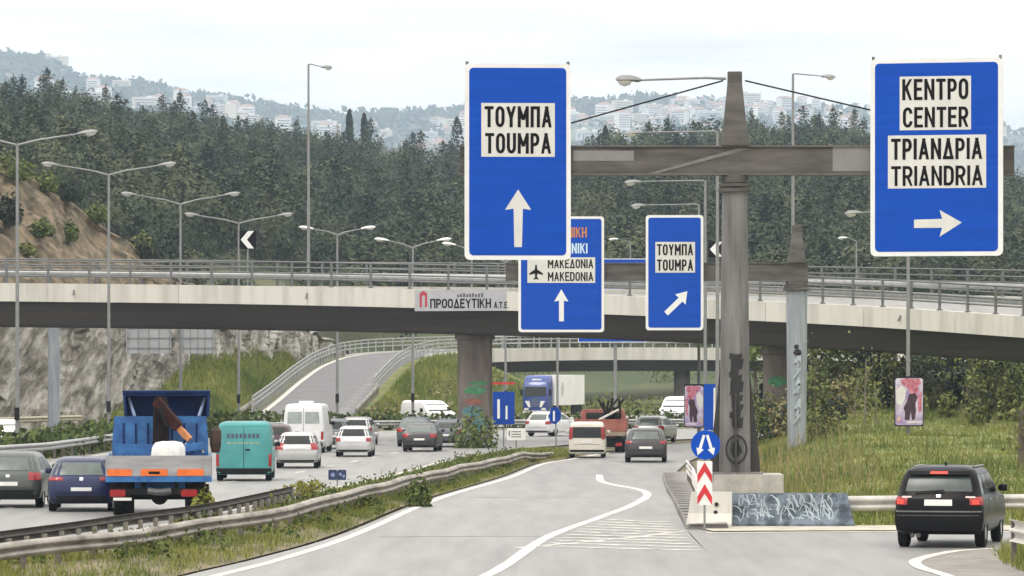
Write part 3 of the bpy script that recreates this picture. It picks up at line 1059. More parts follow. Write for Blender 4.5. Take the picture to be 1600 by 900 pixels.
# ------------------------------------------------------------------ second curved flyover behind
fly2 = thing('curved_flyover', 'lower curved flyover with pale parapet behind the main bridge, joined by the ramp', 'bridge', (16, 426, 0))
def off2(b):
    b.v = [(x - 16, y - 426, z) for x, y, z in b.v]
    return b
def fr2(i):
    d = rc[min(i + 1, 109)] - rc[max(i - 1, 0)]
    d.z = 0
    d.normalize()
    u = Vector((-d.y, d.x, 0))
    return rc[i] - u * 3.7, u
def sweep2(prof, i0, i1, name, m):
    b = MB()
    rings = []
    for i in range(i0, i1):
        p, u = fr2(i)
        rings.append([p + u * a + Vector((0, 0, z)) for a, z in prof])
    b.loft(rings)
    return off2(b).build(name, m, fly2)
sweep2([(0, .12), (.3, .12), (.3, -.05), (.9, -.05), (.9, -1.05), (0, -1.05)], 56, 110, 'fascia', concrete_pale)
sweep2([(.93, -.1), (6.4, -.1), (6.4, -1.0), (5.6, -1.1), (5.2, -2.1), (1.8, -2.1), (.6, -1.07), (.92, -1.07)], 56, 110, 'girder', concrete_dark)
sweep2([(7.1, .12), (7.4, .12), (7.4, -1.05), (6.6, -1.05), (6.6, -.05), (7.1, -.05)], 56, 110, 'fascia', concrete_pale)
for a, i0_ in ((.15, 22), (7.25, 8)):
    b = MB()
    for z in (1.15, .85, .5):
        pts_ = []
        for i in range(i0_, 110):
            p, u = fr2(i)
            pts_.append(p + u * a + Vector((0, 0, z + .1)))
        b.tube(pts_, .05, 5)
    off2(b).build('railing', steel, fly2)
pb = MB(); pb.box((0, 0, .65), (.12, .12, 1.3))
post2 = pb.build('railing_post', steel, fly2)
first = True
for a, i0_ in ((.15, 22), (7.25, 8)):
    pts_ = []
    for i in range(i0_, 110):
        p, u = fr2(i)
        pts_.append(p + u * a)
    for q in walk(pts_, 2.2):
        if q.x > 34:
            continue
        o = post2 if first else part(post2, fly2)
        first = False
        o.location = (q.x - 16, q.y - 426, q.z)
for X in (16.2, 38):
    b = MB(); b.loft([[(X - 16 + x, 1.0 + y, z) for x, y in rrect(-.75, -.75, .75, .75, .2, 4)] for z in (-1.5, 3.05)])
    b.build('pillar', pillar_mat, fly2, smooth=35)

# ------------------------------------------------------------------ guardrails
def guardrail(name, label, pts, top, step, m=rail_mat, mp=rail_post_mat, hh=.36, side=1, wob=.02, post_h=0.0, posts=True):
    """pts: plan polyline; top: height of the beam's upper edge (function of Y); side: +1 beam to the right of travel"""
    c = catmull([(x, y, 0) for x, y in pts], max(30, int(plen([Vector((x, y, 0)) for x, y in pts]) / 1.0)))
    o0 = c[len(c) // 2].copy()
    t_ = thing(name, label, 'guardrail', (o0.x, o0.y, 0))
    prof = [(.00, 0), (.03, -.012), (.10, -.06), (.11, -.10), (.09, -.135), (.0, -.175), (.0, -.195), (.09, -.235), (.11, -.27), (.10, -.31), (.03, -.358), (.0, -.37)]
    prof = [(a, z * hh / .37) for a, z in prof]
    back = [(a - .025, z) for a, z in prof[::-1]]
    b = MB()
    rings = []
    for i, p in enumerate(c):
        d = (c[min(i + 1, len(c) - 1)] - c[max(i - 1, 0)]).normalized()
        u = Vector((d.y, -d.x, 0)) * side
        zt = zr(p.y) + top(p.y) + wob * noise.noise(Vector((p.x * .3, p.y * .11, 3)))
        sw = wob * 1.5 * noise.noise(Vector((p.y * .1, 7, p.x * .2)))
        rings.append([p - o0 + u * (a + sw) + Vector((0, 0, zt + z)) for a, z in prof + back])
    b.loft(rings)
    b.build('beam', m, t_, smooth=50)
    if posts:
        pth = walk([(p.x, p.y, 0) for p in c], step)
        pb = MB()
        pb.box((0, 0, -.25 - post_h), (.10, .14, .9))
        post = None
        for p in pth[:98]:
            z = zr(p.y) + top(p.y) - .22
            if post is None:
                post = pb.build('post', mp, t_)
                o = post
            else:
                o = part(post, t_)
            d = Vector((0, 1, 0))
            o.location = (p.x - o0.x - .08 * side, p.y - o0.y, z)
    return t_
GR = [(-10.6, 70), (-9.2, 79.5), (-7.25, 87.8), (-6.53, 92.0), (-5.75, 96.5), (-4.95, 102.5), (-4.45, 109.9), (-3.95, 117.1), (-3.2, 129), (-2.35, 144.4), (-1.0, 168), (.35, 186), (1.75, 200)]
guardrail('guardrail', 'long dented pale guardrail bending along the left edge of the slip road', GR, lambda y: ip(y, [60, 150, 172, 187, 200], [.64, .64, .6, .52, .3]), 1.9, hh=.31, wob=.07)
GR2 = [(-16.2, 60), (-11.6, 80), (-9.7, 91), (-8.3, 99.5), (-7.35, 105), (-6.6, 112), (-5.9, 122)]
guardrail('guardrail', 'dark low guardrail beneath the blue dump truck, seen from behind its posts', GR2, lambda y: .55, 1.33, m=mat('dark_guardrail', (.10, .095, .085), .8, var=.3, scale=2), mp=mat('pale_post', (.22, .205, .18), .8, var=.4, scale=3), hh=.26, side=-1, post_h=.14)
GR3 = [(-17.0, 186), (-20.0, 195)]
guardrail('guardrail', 'pale guardrail in front of the hedge at the far left', [(-40.6, 105), (-28.6, 150), (-21.3, 190), (-20.0, 206), (-19.2, 232), (-17.7, 256)], lambda y: .78, 3.0, m=steel, hh=.34, side=1)
guardrail('guardrail', 'thin guardrail along the hedge behind the white van', [(-15.2, 273), (-11, 279.3), (-5, 284.3), (3, 287), (11, 289.5), (22, 292)], lambda y: .62, 3.0, m=steel, hh=.34, side=1)
guardrail('guardrail', 'yellowish rail at the foot of the rock cutting', [(-62, 150), (-47, 200), (-38.6, 236), (-33, 268), (-27.5, 286)], lambda y: .9, 3.0, m=mat('yellowed_rail', (.36, .34, .24), .7, var=.2, scale=2), hh=.36, side=1)
guardrail('guardrail', 'grey guardrail behind the black car on the right', [(7.9, 105.9), (9.4, 106.6), (11, 107.1), (14, 107.4), (20, 107.6)], lambda y: .72, 2.0, hh=.36, wob=.02, m=mat('clean_rail', (.36, .35, .33), .55, metal=.2, scale=1.5, col2=(.55, .54, .5)))
guardrail('guardrail', 'pale short guardrail on the grass at the lower right corner', [(9.62, 86.6), (9.84, 84), (10.3, 80), (10.6, 74), (10.9, 66)], lambda y: .86, 2.0, hh=.42, side=-1, m=mat('bright_rail', (.62, .6, .56), .5, metal=.2, var=.1, scale=2))
guardrail('guardrail', 'short white rail dipping to the ground beside the concrete apron', [(5.95, 153), (5.6, 141), (5.12, 126), (4.75, 114), (4.6, 108)], lambda y: ip(y, [106, 112, 124, 153], [.5, .75, .82, .82]), 2.2, hh=.34, side=-1, m=mat('white_rail', (.6, .58, .55), .5, metal=.2, var=.1, scale=2))
# ramp guardrails (on the slope)
def ramp_rail(label, a, i0_, i1_):
    t_ = thing('guardrail', label, 'guardrail', tuple(rc[(i0_ + i1_) // 2]))
    o0 = rc[(i0_ + i1_) // 2]
    b = MB()
    rings = []
    pl = []
    for i in range(i0_, i1_):
        p, u = fr2(i)
        q = p + u * a - o0
        pl.append(q)
        rings.append([q + Vector((0, 0, z)) + u * e for e, z in ((0, .42), (-.06, .5), (-.06, .66), (0, .75), (.04, .75), (.04, .42))])
    b.loft(rings)
    b.build('beam', rail_mat, t_)
    pb = MB(); pb.box((0, 0, .2), (.1, .1, .9))
    post = None
    for q in walk(pl, 2.5):
        o = pb.build('post', rail_post_mat, t_) if post is None else part(post, t_)
        post = post or o
        o.location = q
ramp_rail('guardrail on the left side of the climbing ramp', 7.6, 4, 55)
ramp_rail('guardrail on the right side of the climbing ramp above the grass', -.1, 5, 24)
# ------------------------------------------------------------------ gantries
def gantry(name, label, px, Y, zb, z_arm0, z_arm1, z_top, r0, r1, xl, xr, mast_m, fins, half_top):
    X = (px - 800) * Y / F
    g = thing(name, label, 'gantry', (X, Y, zb))
    zz = lambda z: z - zb
    b = MB()
    n = 12
    rings = []
    for z, r in ((zb, r0), (zb + 2.5, lerp(r0, r1, .4)), (z_arm0 - .42, r1)):
        rings.append([(r * math.cos(2 * PI * k / n + PI / 12), r * math.sin(2 * PI * k / n + PI / 12), zz(z)) for k in range(n)])
    b.loft(rings)
    b.build('mast', mast_m, g, smooth=20)
    b = MB()
    for z0, z1, r in ((z_arm0 - .44, z_arm0 - .36, r1 * 1.28), (z_arm0 - .32, z_arm0 - .24, r1 * 1.16), (z_arm0 - .22, z_arm0 + .02, r1 * 1.02)):
        b.loft([[(r * math.cos(2 * PI * k / 16), r * math.sin(2 * PI * k / 16), zz(z)) for k in range(16)] for z in (z0, z1)])
    b.build('collar', rust, g, smooth=30)
    b = MB()
    h = (z_arm0 + z_arm1) / 2
    d = .22
    H = z_arm1 - z_arm0
    b.box(((xl + xr) / 2, 0, zz(h)), (xr - xl, d * 2, H))
    b.build('arm', rust, g)
    b = MB()
    b.box(((xl + xr) / 2, 0, zz(z_arm1) + .02), (xr - xl + .02, d * 2 + .1, .036))
    b.box(((xl + xr) / 2, 0, zz(z_arm0) - .02), (xr - xl + .02, d * 2 + .1, .036))
    b.build('arm_flange', mat('flange_brown', (.115, .107, .10), .7, var=.25, scale=2), g)
    b = MB()
    b.loft([[(x * k, y * k, zz(z)) for x, y in ((-1, -1), (1, -1), (1, 1), (-1, 1))] for z, k in ((z_arm1 + .04, half_top * 2.0), (z_arm1 + .10, half_top * 2.0), (z_arm1 + .105, half_top * 1.85), (z_top - .3, half_top * 1.02), (z_top, half_top))])
    b.build('spire', rust, g)
    if fins:
        for a in (0, PI / 2, PI, 3 * PI / 2):
            b = MB()
            b.plate([(r1 * .6, .02), (.62, .02), (.60, .35), (r1 * 1.02, fins), (r1 * .6, fins)], -.02, .02)
            o = b.build('gusset', mat('gusset_dark', (.03, .028, .026), .6, var=.3), g)
            o.rotation_euler = (0, 0, a)
        b = MB()
        b.loft([[(x, y, z) for x, y in rrect(-.66, -.66, .66, .66, .05, 2)] for z in (0, .05)])
        b.build('base_plate', mast_m, g)
    return g, X
g1, GX = gantry('sign_gantry', 'tall rusty T-shaped gantry mast with graffiti standing on the concrete plinth, nearest of the two', 1148, 109.0, 1.17, 8.47, 9.11, 10.95, .40, .315, -6.68, 6.78, mast_grey, 2.9, .17)
# paler end covers and diagonal strip of the arm, stay rods, lamp arm
Y1 = 109.0
s1 = Y1 / F
def q1(px, py): return ((px - 1148) * s1, CH - (py - HY) * s1 - 1.17)
pale_cover = mat('pale_cover', (.21, .205, .20), .6, var=.12, scale=1.5)
for x0, x1, y0, y1 in ((895, 990, 236, 252), (1300, 1372, 230, 268)):
    b = MB()
    (ax, az), (cx, cz) = q1(x0, y1), q1(x1, y0)
    b.plate([(ax, az), (cx, az), (cx, cz), (ax, cz)], -.228, -.222)
    b.build('end_cover', pale_cover, g1)
b = MB()
b.plate([q1(1008, 273), q1(1022, 273), q1(1172, 233), q1(1150, 233)], -.232, -.2235)
b.build('diagonal_strip', mat('strip_pale', (.17, .16, .15), .6, var=.15), g1)
for side, (px, py) in ((0, (880, 196)), (1, (1375, 176))):
    b = MB()
    p0 = q1(1130 if not side else 1164, 126)
    p1 = q1(px, py)
    b.tube([(p0[0], 0, p0[1]), (p1[0], -.1, p1[1])], .022, 6)
    b.build('stay_rod', plastic_black, g1)
p0, p1 = q1(1134, 123), q1(1000, 126)
b = MB(); b.tube([(p0[0], 0, p0[1]), (p0[0] - .5, -.05, p0[1] + .02), (p1[0], -.2, p1[1])], [.04, .035, .028], 6); b.build('lamp_arm', lamp_steel, g1)
def lamp_head(parent, loc, L_, ang, m=lamp_steel, rz=0.0, fat=1.0):
    """cobra-head luminaire along +x from loc"""
    b = MB()
    rings = []
    for t, w, h0, h1 in ((0, .05, -.03, .04), (.12, .09, -.05, .07), (.4, .17, -.03, .12), (.75, .2, -.02, .12), (.95, .12, -.01, .07), (1, .03, 0, .03)):
        rings.append([(t * L_, fat * w * c_, (h1 if s_ > 0 else -h0) * s_ * fat) for c_, s_ in ((math.cos(2 * PI * k / 10), math.sin(2 * PI * k / 10)) for k in range(10))])
    b.loft(rings)
    h = b.build('lamp_head', m, parent, smooth=40)
    h.location = loc
    h.rotation_euler = (0, ang, rz)
    b = MB()
    rings = []
    for t, w, d in ((.36, .02, -.03), (.42, .13, -.10), (.65, .16, -.15), (.85, .12, -.10), (.92, .02, -.03)):
        rings.append([(t * L_, fat * w * c_, -.0 + (d if s_ < 0 else .01) * abs(s_) * fat) for c_, s_ in ((math.cos(2 * PI * k / 10), math.sin(2 * PI * k / 10)) for k in range(10))])
    b.loft(rings)
    b.build('lens', lamp_glass, h, smooth=40)
    return h
lamp_head(g1, (p1[0] + .02, -.2, p1[1]), .62, 0, rz=PI, fat=1.1)
# graffiti on the mast
yf = -.42
b = MB()
for k in range(16):
    z = 1.15 + 1.75 * (k / 16)
    w = .10 + .08 * random.random()
    x = random.uniform(-.06, .06)
    h = .08 + .22 * random.random()
    b.plate([(x - w, z), (x + w * .8, z - .03), (x + w, z + h), (x + .02, z + h * .8), (x - w * .9, z + h * 1.1)], yf - .0007 * k, yf + .02)
b.build('graffiti', black_paint, g1)
b = MB()
m_ = 30
ring_o = [(.02 + .27 * math.cos(2 * PI * k / m_), .60 + .36 * math.sin(2 * PI * k / m_)) for k in range(m_)]
ring_i = [(.02 + .22 * math.cos(2 * PI * k / m_), .60 + .31 * math.sin(2 * PI * k / m_)) for k in range(m_)]
for k in range(m_):
    k2 = (k + 1) % m_
    b.plate([ring_o[k], ring_o[k2], ring_i[k2], ring_i[k]], yf - .02, yf)
b.build('graffiti', black_paint, g1)
b = MB(); blot(b, .02, .60, .12, .22, yf - .02, 18, .5)
b.build('graffiti', black_paint, g1)

Y2 = 194.0
s2 = Y2 / F
X2 = (1245 - 800) * s2
zb2 = mound_z(X2, Y2)
g2, _ = gantry('sign_gantry', 'second rusty T-shaped gantry with pale blue grey mast in the grass behind the plinth', 1245, Y2, zb2 - .2, CH + (HY - 438) * s2, CH + (HY - 412) * s2, CH + (HY - 352) * s2, .40, .47, (790 - 1245) * s2, (1262 - 1245) * s2, mast_blue, 0, .20)
b = MB()
for k in range(9):
    z0 = 1.2 + k * .33
    b.plate([(-.22 + .1 * (k % 2), z0), (-.1 + .12 * (k % 3), z0 + .04), (.16 - .08 * (k % 2), z0 + .42), (.04, z0 + .44)], -.50, -.47)
b.build('graffiti', white_spray, g2)
b = MB(); blot(b, 0, 4.3, .18, .14, -.50); blot(b, -.05, 4.55, .1, .1, -.5); b.build('graffiti', black_paint, g2)

# gantry whose sign backs face us, under the flyover on the left
Y3 = 266.0
s3 = Y3 / F
g3 = thing('sign_gantry', 'blue grey gantry post with two pale sign backs hanging before the rock cutting', 'gantry', ((84 - 800) * s3, Y3, -.4))
b = MB(); b.tube([(0, 0, 0), (0, 0, 7.6)], [.36, .32], 12); b.build('mast', mast_blue, g3, smooth=30)
b = MB(); b.box(((340 - 84) * s3 / 2, 0, 6.9), ((340 - 84) * s3 + .6, .4, .5)); b.build('arm', mast_blue, g3)
for x0, x1 in ((198, 268), (284, 335)):
    a, c = (x0 - 84) * s3, (x1 - 84) * s3
    o = MB().plate(rrect(a, 4.78, c, 7.5, .1, 3), -.30, -.26).build('sign_back', sign_back, g3)
    b = MB()
    for k in range(5):
        b.box((lerp(a + .1, c - .1, k / 4), -.325, 6.14), (.06, .04, 2.66))
    for z in (5.1, 5.7, 6.3, 7.2):
        b.box(((a + c) / 2, -.33, z), (c - a - .06, .03, .06))
    b.build('stiffener', mat('stiffener_grey', (.26, .27, .28), .6), o)

# ------------------------------------------------------------------ road signs
def sign_root(name, label, cat, x0, y0, x1, y1, Y, rz=0.0):
    s = Y / F
    cx = (x0 + x1) / 2
    p = A(cx, y1, Y)
    t_ = thing(name, label, cat, p, rz)
    lx = lambda px: (px - cx) * s
    lz = lambda py: (y1 - py) * s
    return t_, lx, lz
def panel(t_, lx, lz, x0, y0, x1, y1, bw, rad, m_face=sign_blue, back=.09):
    b = MB(); b.plate(rrect(lx(x0), lz(y1), lx(x1), lz(y0), rad, 5), -.0, back)
    b.build('panel', sign_white, t_)
    b = MB(); b.plate(rrect(lx(x0 + bw), lz(y1 - bw), lx(x1 - bw), lz(y0 + bw), rad * .8, 5), -.006, .001)
    b.build('face', m_face, t_)
    for z in (.22, .55, .8):
        b = MB(); b.box(((lx(x0) + lx(x1)) / 2, back + .03, lz(y1) + (lz(y0) - lz(y1)) * z), (lx(x1) - lx(x0) - .2, .05, .08))
        b.build('stiffener', sign_back, t_)
def poly(t_, lx, lz, pts, m, name, yf=-.012):
    b = MB(); b.plate([(lx(x), lz(y)) for x, y in pts], yf, yf + .005)
    return b.build(name, m, t_)

S1L = 'large blue sign reading ΤΟΥΜΠΑ TOUMPA with arrow straight up, nearest of the blue boards'
t_, lx, lz = sign_root('road_sign', S1L, 'road sign', 726, 99, 892, 406, 108.55, R(3))
panel(t_, lx, lz, 726, 99, 892, 406, 7, .13)
poly(t_, lx, lz, [(752, 161), (867, 161), (867, 245), (752, 245)], sign_cream, 'text_plate')
lettering('ΤΟΥΜΠΑ', lx(757), lz(199), lx(862), lz(166), -.017, ink, t_)
lettering('TOUMPA', lx(758), lz(240), lx(861), lz(208), -.017, ink, t_)
poly(t_, lx, lz, [(809.5, 296), (830, 328), (817, 326), (815.5, 386), (803.5, 386), (802.5, 326), (789, 328)], sign_cream, 'arrow')
b = MB()
for x in (730, 888):
    b.tube([(lx(x), .05, lz(104)), (lx(x), .05, lz(96))], .04, 6)
b.build('hanger_bolt', rail_post_mat, t_)

S2L = 'large blue sign reading ΚΕΝΤΡΟ CENTER ΤΡΙΑΝΔΡΙΑ TRIANDRIA with arrow to the right'
t_, lx, lz = sign_root('road_sign', S2L, 'road sign', 1362, 91, 1564, 400, 108.12, R(-14))
k_ = 1.03
lx0 = lx
lx = lambda px: lx0(px) * k_
panel(t_, lx, lz, 1362, 91, 1564, 400, 7, .13)
poly(t_, lx, lz, [(1407, 119), (1516, 119), (1516, 203), (1407, 203)], sign_cream, 'text_plate')
poly(t_, lx, lz, [(1389, 211), (1539, 211), (1539, 294), (1389, 294)], sign_cream, 'text_plate')
lettering('ΚΕΝΤΡΟ', lx(1411), lz(156), lx(1512), lz(123), -.017, ink, t_)
lettering('CENTER', lx(1412), lz(199), lx(1512), lz(167), -.017, ink, t_)
lettering('ΤΡΙΑΝΔΡΙΑ', lx(1394), lz(249), lx(1533), lz(216), -.017, ink, t_)
lettering('TRIANDRIA', lx(1394), lz(290), lx(1534), lz(259), -.017, ink, t_)
poly(t_, lx, lz, [(1502, 348), (1468, 370), (1472, 356), (1429, 356), (1429, 343), (1472, 342), (1468, 328)], sign_cream, 'arrow')
b = MB()
for x in (1366, 1560):
    b.tube([(lx(x), .05, lz(96)), (lx(x), .05, lz(87))], .04, 6)
b.build('hanger_bolt', rail_post_mat, t_)

S3L = 'blue airport sign reading ΜΑΚΕΔΟΝΙΑ half hidden behind the nearest board, arrow straight up'
t_, lx, lz = sign_root('road_sign', S3L, 'road sign', 810, 338, 944, 519, 193.55, R(2))
panel(t_, lx, lz, 810, 338, 944, 519, 4, .13)
lettering('ΘΕΣΣΑΛΟΝΙΚΗ', lx(822), lz(371), lx(917), lz(355), -.014, orange_ink, t_)
lettering('THESSALONIKI', lx(822), lz(396), lx(918), lz(380), -.014, pale_blue_ink, t_)
poly(t_, lx, lz, [(824, 402), (930, 402), (930, 442), (824, 442)], sign_cream, 'text_plate')
lettering('ΜΑΚΕΔΟΝΙΑ', lx(856), lz(419), lx(927), lz(405), -.019, ink, t_)
lettering('MAKEDONIA', lx(856), lz(439), lx(927), lz(425), -.019, ink, t_)
plane = [(837.5, 412), (839, 416), (839.4, 421), (848, 427), (848, 429.5), (839.3, 427.5), (839, 433), (841.5, 435.5), (841.5, 437), (837.5, 436), (833.5, 437), (833.5, 435.5), (836, 433), (835.7, 427.5), (827, 429.5), (827, 427), (835.6, 421), (836, 416)]
poly(t_, lx, lz, plane, ink, 'airplane_symbol', -.019)
poly(t_, lx, lz, [(877, 452), (888, 471), (881, 470), (881, 502), (873.5, 502), (873.5, 470), (866, 471)], sign_white, 'arrow')

S4L = 'smaller blue sign reading ΤΟΥΜΠΑ TOUMPA with slanting arrow, left of the mast'
t_, lx, lz = sign_root('road_sign', S4L, 'road sign', 1009, 336, 1099, 516, 193.5, R(-3))
panel(t_, lx, lz, 1009, 336, 1099, 516, 4, .13)
poly(t_, lx, lz, [(1024, 378), (1086, 378), (1086, 426), (1024, 426)], sign_cream, 'text_plate')
lettering('ΤΟΥΜΠΑ', lx(1026.5), lz(399), lx(1083), lz(381.5), -.019, ink, t_)
lettering('TOUMPA', lx(1026.5), lz(423), lx(1083), lz(405.5), -.019, ink, t_)
poly(t_, lx, lz, [(1074, 455), (1071, 476), (1066.5, 471), (1043.5, 493), (1038, 487), (1060.5, 465), (1055, 460)], sign_white, 'arrow')

# far blue board behind the flyover
t_, lx, lz = sign_root('road_sign', 'far blue board seen above and below the deck behind the flyover', 'road sign', 903, 404, 1010, 535, 275, 0)
panel(t_, lx, lz, 903, 404, 1010, 535, 1.2, .06)
b = MB(); b.tube([(.2, .3, -5.4), (.2, .3, 4.9)], .11, 8); b.build('post', lamp_steel, t_)

# ------------------------------------------------------------------ concrete nose, plinth, chevron post
b = MB()
b.loft([[(x, y, z) for x, y in rrect(4.88, 108.1, 6.56, 109.9, .04, 2)] for z in (-.1, .2, 1.13, 1.17)])
tag(b.build('plinth', concrete), 'rough concrete plinth carrying the tall gantry mast', 'plinth')
def barrier(name, label, xa, xb, y, h, m, slant_l, slant_r, rz=0):
    t_ = thing(name, label, 'barrier', ((xa + xb) / 2, y, 0), rz)
    w = (xb - xa) / 2
    b = MB()
    prof = [(-.30, -.05), (-.30, .08), (-.14, .34), (-.09, h), (.09, h), (.14, .34), (.30, .08), (.30, -.05)]
    rings = []
    n = 14
    for k in range(n + 1):
        x = lerp(-w, w, k / n)
        rings.append([(x + (slant_r if k == n else 0) * (1 - max(0, z) / h) - (slant_l if k == 0 else 0) * (1 - max(0, z) / h), yy + .01 * noise.noise(Vector((x * 2, z * 3, y))), z) for yy, z in prof])
    b.loft(rings)
    b.build('block', m, t_)
    return t_
t_ = barrier('concrete_barrier', 'blue graffiti covered concrete barrier below the plinth', 5.2, 7.9, 105.7, .80, blue_spray, .0, .18)
def yface(z):
    return -ip(z, [.08, .34, .8], [.30, .14, .09])
b = MB()
for k in range(85):                                     # tangled spray lines that follow the sloping face
    x = -1.22 + 2.25 * random.random()
    z = .14 + .5 * random.random()
    curl = random.uniform(-9, 9)
    an = random.uniform(.6, 2.4)
    pts = []
    for q in range(8):
        pts.append((x, max(.1, min(.77, z))))
        x += .045 * math.cos(an)
        z += .045 * math.sin(an)
        an += curl * .045
    vs = []
    for q, (x_, z_) in enumerate(pts):
        for w in (-.014, .014):
            for d in (.004 + .0006 * (k % 9), -.03):
                vs.append((x_ + w, yface(z_ + w * .6) - d, z_ + w * .6))
    fs = [(0, 1, 3, 2), (28, 30, 31, 29)]
    for q in range(7):
        o_ = q * 4
        for a_, c_ in ((0, 2), (2, 3), (3, 1), (1, 0)):
            fs.append((o_ + a_, o_ + c_, o_ + 4 + c_, o_ + 4 + a_))
    b.add(vs, fs)
b.build('graffiti', white_spray, t_)
t_ = barrier('concrete_barrier', 'pale concrete barrier end with two dark holes behind the red chevron post', 4.22, 5.17, 105.3, .84, concrete_pale, .12, 0, R(-6))
b = MB()
for x, z in ((.12, .55), (.10, .36)):
    b.plate(disc(x, z, .05, 10), -.15, -.10)
b.build('hole', black_paint, t_)

sp = thing('chevron_post', 'round blue sign with two white arrows above a red and white chevron board', 'traffic sign', (A(1101, 828, 103.6).x, 103.6, 0.02))
sc_ = 103.6 / F
fx = lambda px: (px - 1101) * sc_
fz = lambda py: (829 - py) * sc_
b = MB(); b.tube([(0, .03, 0), (0, .03, fz(676))], .028, 8); b.build('post', lamp_steel, sp)
b = MB(); b.plate(disc(fx(1102.5), fz(697), 23 * sc_, 36), -.03, -.0); b.build('disc', sign_blue, sp)
b = MB()
b.plate([(fx(x), fz(y)) for x, y in ((1098, 681), (1102, 682), (1096, 703), (1099.5, 704.5), (1090, 713), (1088, 701), (1091.5, 702))], -.036, -.029)
b.plate([(fx(x), fz(y)) for x, y in ((1103, 682), (1107, 681), (1113.5, 702), (1117, 701), (1115, 713), (1105.5, 704.5), (1109, 703))], -.036, -.029)
b.build('arrow', sign_white, sp)
b = MB(); b.plate(rrect(fx(1089), fz(791), fx(1113), fz(722), .03, 3), -.02, .0); b.build('board', sign_white, sp)
b = MB()
for y in (724, 758):
    b.plate([(fx(1101), fz(y)), (fx(1112.5), fz(y + 20)), (fx(1112.5), fz(y + 33)), (fx(1101), fz(y + 15)), (fx(1089.5), fz(y + 33)), (fx(1089.5), fz(y + 20))], -.026, -.019)
b.build('chevron', red_ink, sp)

# ------------------------------------------------------------------ posters and small signs
poster_bg = mat('poster_lilac', (.30, .21, .40), .4, scale=1.1, col2=(.60, .56, .65), lo=.4, hi=.6)
poster_pink = mat('poster_pink', (.28, .03, .09), .4, scale=6, col2=(.60, .25, .30))
poster_dark = mat('poster_dark', (.012, .008, .014), .4, scale=5, col2=(.07, .025, .045))
poster_skin = mat('poster_tan', (.52, .30, .18), .4, scale=7, col2=(.65, .5, .36))
def poster(label, x0, y0, x1, y1, Y, ground, mirrored=1, post=None):
    t_, lx, lz = sign_root('poster_board', label, 'poster', x0, y0, x1, y1, Y)
    b = MB(); b.plate(rrect(lx(x0), lz(y1), lx(x1), lz(y0), .08, 4), 0, .16); b.build('case', plastic_black, t_)
    w, h = lx(x1) - lx(x0), lz(y0)
    P_ = lambda u, v: (lx(x0) + w * (u if mirrored > 0 else 1 - u), h * v)
    b = MB(); b.plate(rrect(lx(x0) + .03, .05, lx(x1) - .03, h - .08, .10, 4), -.012, .001); b.build('sheet', poster_bg, t_)
    def fig(pts, m, y):
        b = MB(); b.plate([P_(u, v) for u, v in pts], y, -.011); b.build('figure', m, t_)
    fig(((.18, .93), (.40, .96), (.86, .95), (.92, .86), (.80, .80), (.86, .70), (.70, .62), (.58, .60), (.50, .72), (.42, .78), (.26, .84)), poster_pink, -.018)
    fig(((.50, .64), (.72, .66), (.80, .58), (.72, .46), (.74, .30), (.70, .14), (.60, .12), (.56, .30), (.50, .12), (.34, .13), (.36, .28), (.30, .36), (.42, .50)), poster_dark, -.019)
    fig(((.04, .70), (.22, .82), (.40, .74), (.36, .55), (.22, .42), (.06, .46)), sign_cream, -.0165)
    fig(((.80, .62), (.94, .70), (.93, .30), (.82, .26)), poster_pink, -.0175)
    fig(((.06, .12), (.18, .10), (.22, .16), (.12, .20)), poster_skin, -.020)
    fig(((.42, .06), (.92, .07), (.92, .10), (.44, .10)), sign_cream, -.020)
    if post:
        b = MB(); b.tube([(post, .3, ground - lz(y1) - (A(0, y1, Y).z)), (post, .3, h + .1)], .05, 8); b.build('post', lamp_steel, t_)
    b = MB(); b.box((0, .2, .35), (w * .5, .2, .08)); b.box((0, .2, h - .4), (w * .5, .2, .08)); b.build('bracket', plastic_black, t_)
    return t_
poster('pink and lilac poster board on the thin lamp pole in the grass at the right', 1398, 588, 1443, 666, 189.7, .8)
poster('tall pink poster board beside the slim blue sign, left of the tall mast', 1069, 600, 1100, 668, 206, 0, -1, post=.3)
t_, lx, lz = sign_root('traffic_sign', 'slim blue upright sign with a white stripe next to the pink poster', 'traffic sign', 1100, 600, 1125, 672, 205)
b = MB(); b.plate(rrect(lx(1100), 0, lx(1125), lz(600), .05, 3), 0, .05); b.build('panel', sign_blue, t_)
poly(t_, lx, lz, [(1115, 606), (1118.5, 606), (1118, 668), (1114.5, 668)], sign_white, 'stripe', -.01)
b = MB(); b.tube([(0, .08, -1.4), (0, .08, 2)], .04, 6); b.build('post', lamp_steel, t_)

t_, lx, lz = sign_root('traffic_sign', 'small dark blue double plate on the median beside the lane', 'traffic sign', 513, 734, 541, 750, 148)
b = MB(); b.plate(rrect(lx(513), 0, lx(526.5), lz(734), .04, 3), 0, .04); b.plate(rrect(lx(527.5), 0, lx(541), lz(734), .04, 3), 0.01, .05); b.build('panel', mat('dark_plate', (.012, .025, .09), .5), t_)
b = MB(); b.plate(disc(lx(520), lz(742), .07, 12), -.008, .0); b.plate(disc(lx(532), lz(741), .05, 10), .002, .01); b.plate(disc(lx(537), lz(744), .05, 10), .002, .01); b.build('dots', mat('plate_dot', (.2, .26, .4), .5), t_)
b = MB(); b.tube([(0, .06, -.75), (0, .06, .3)], .03, 6); b.build('post', lamp_steel, t_)

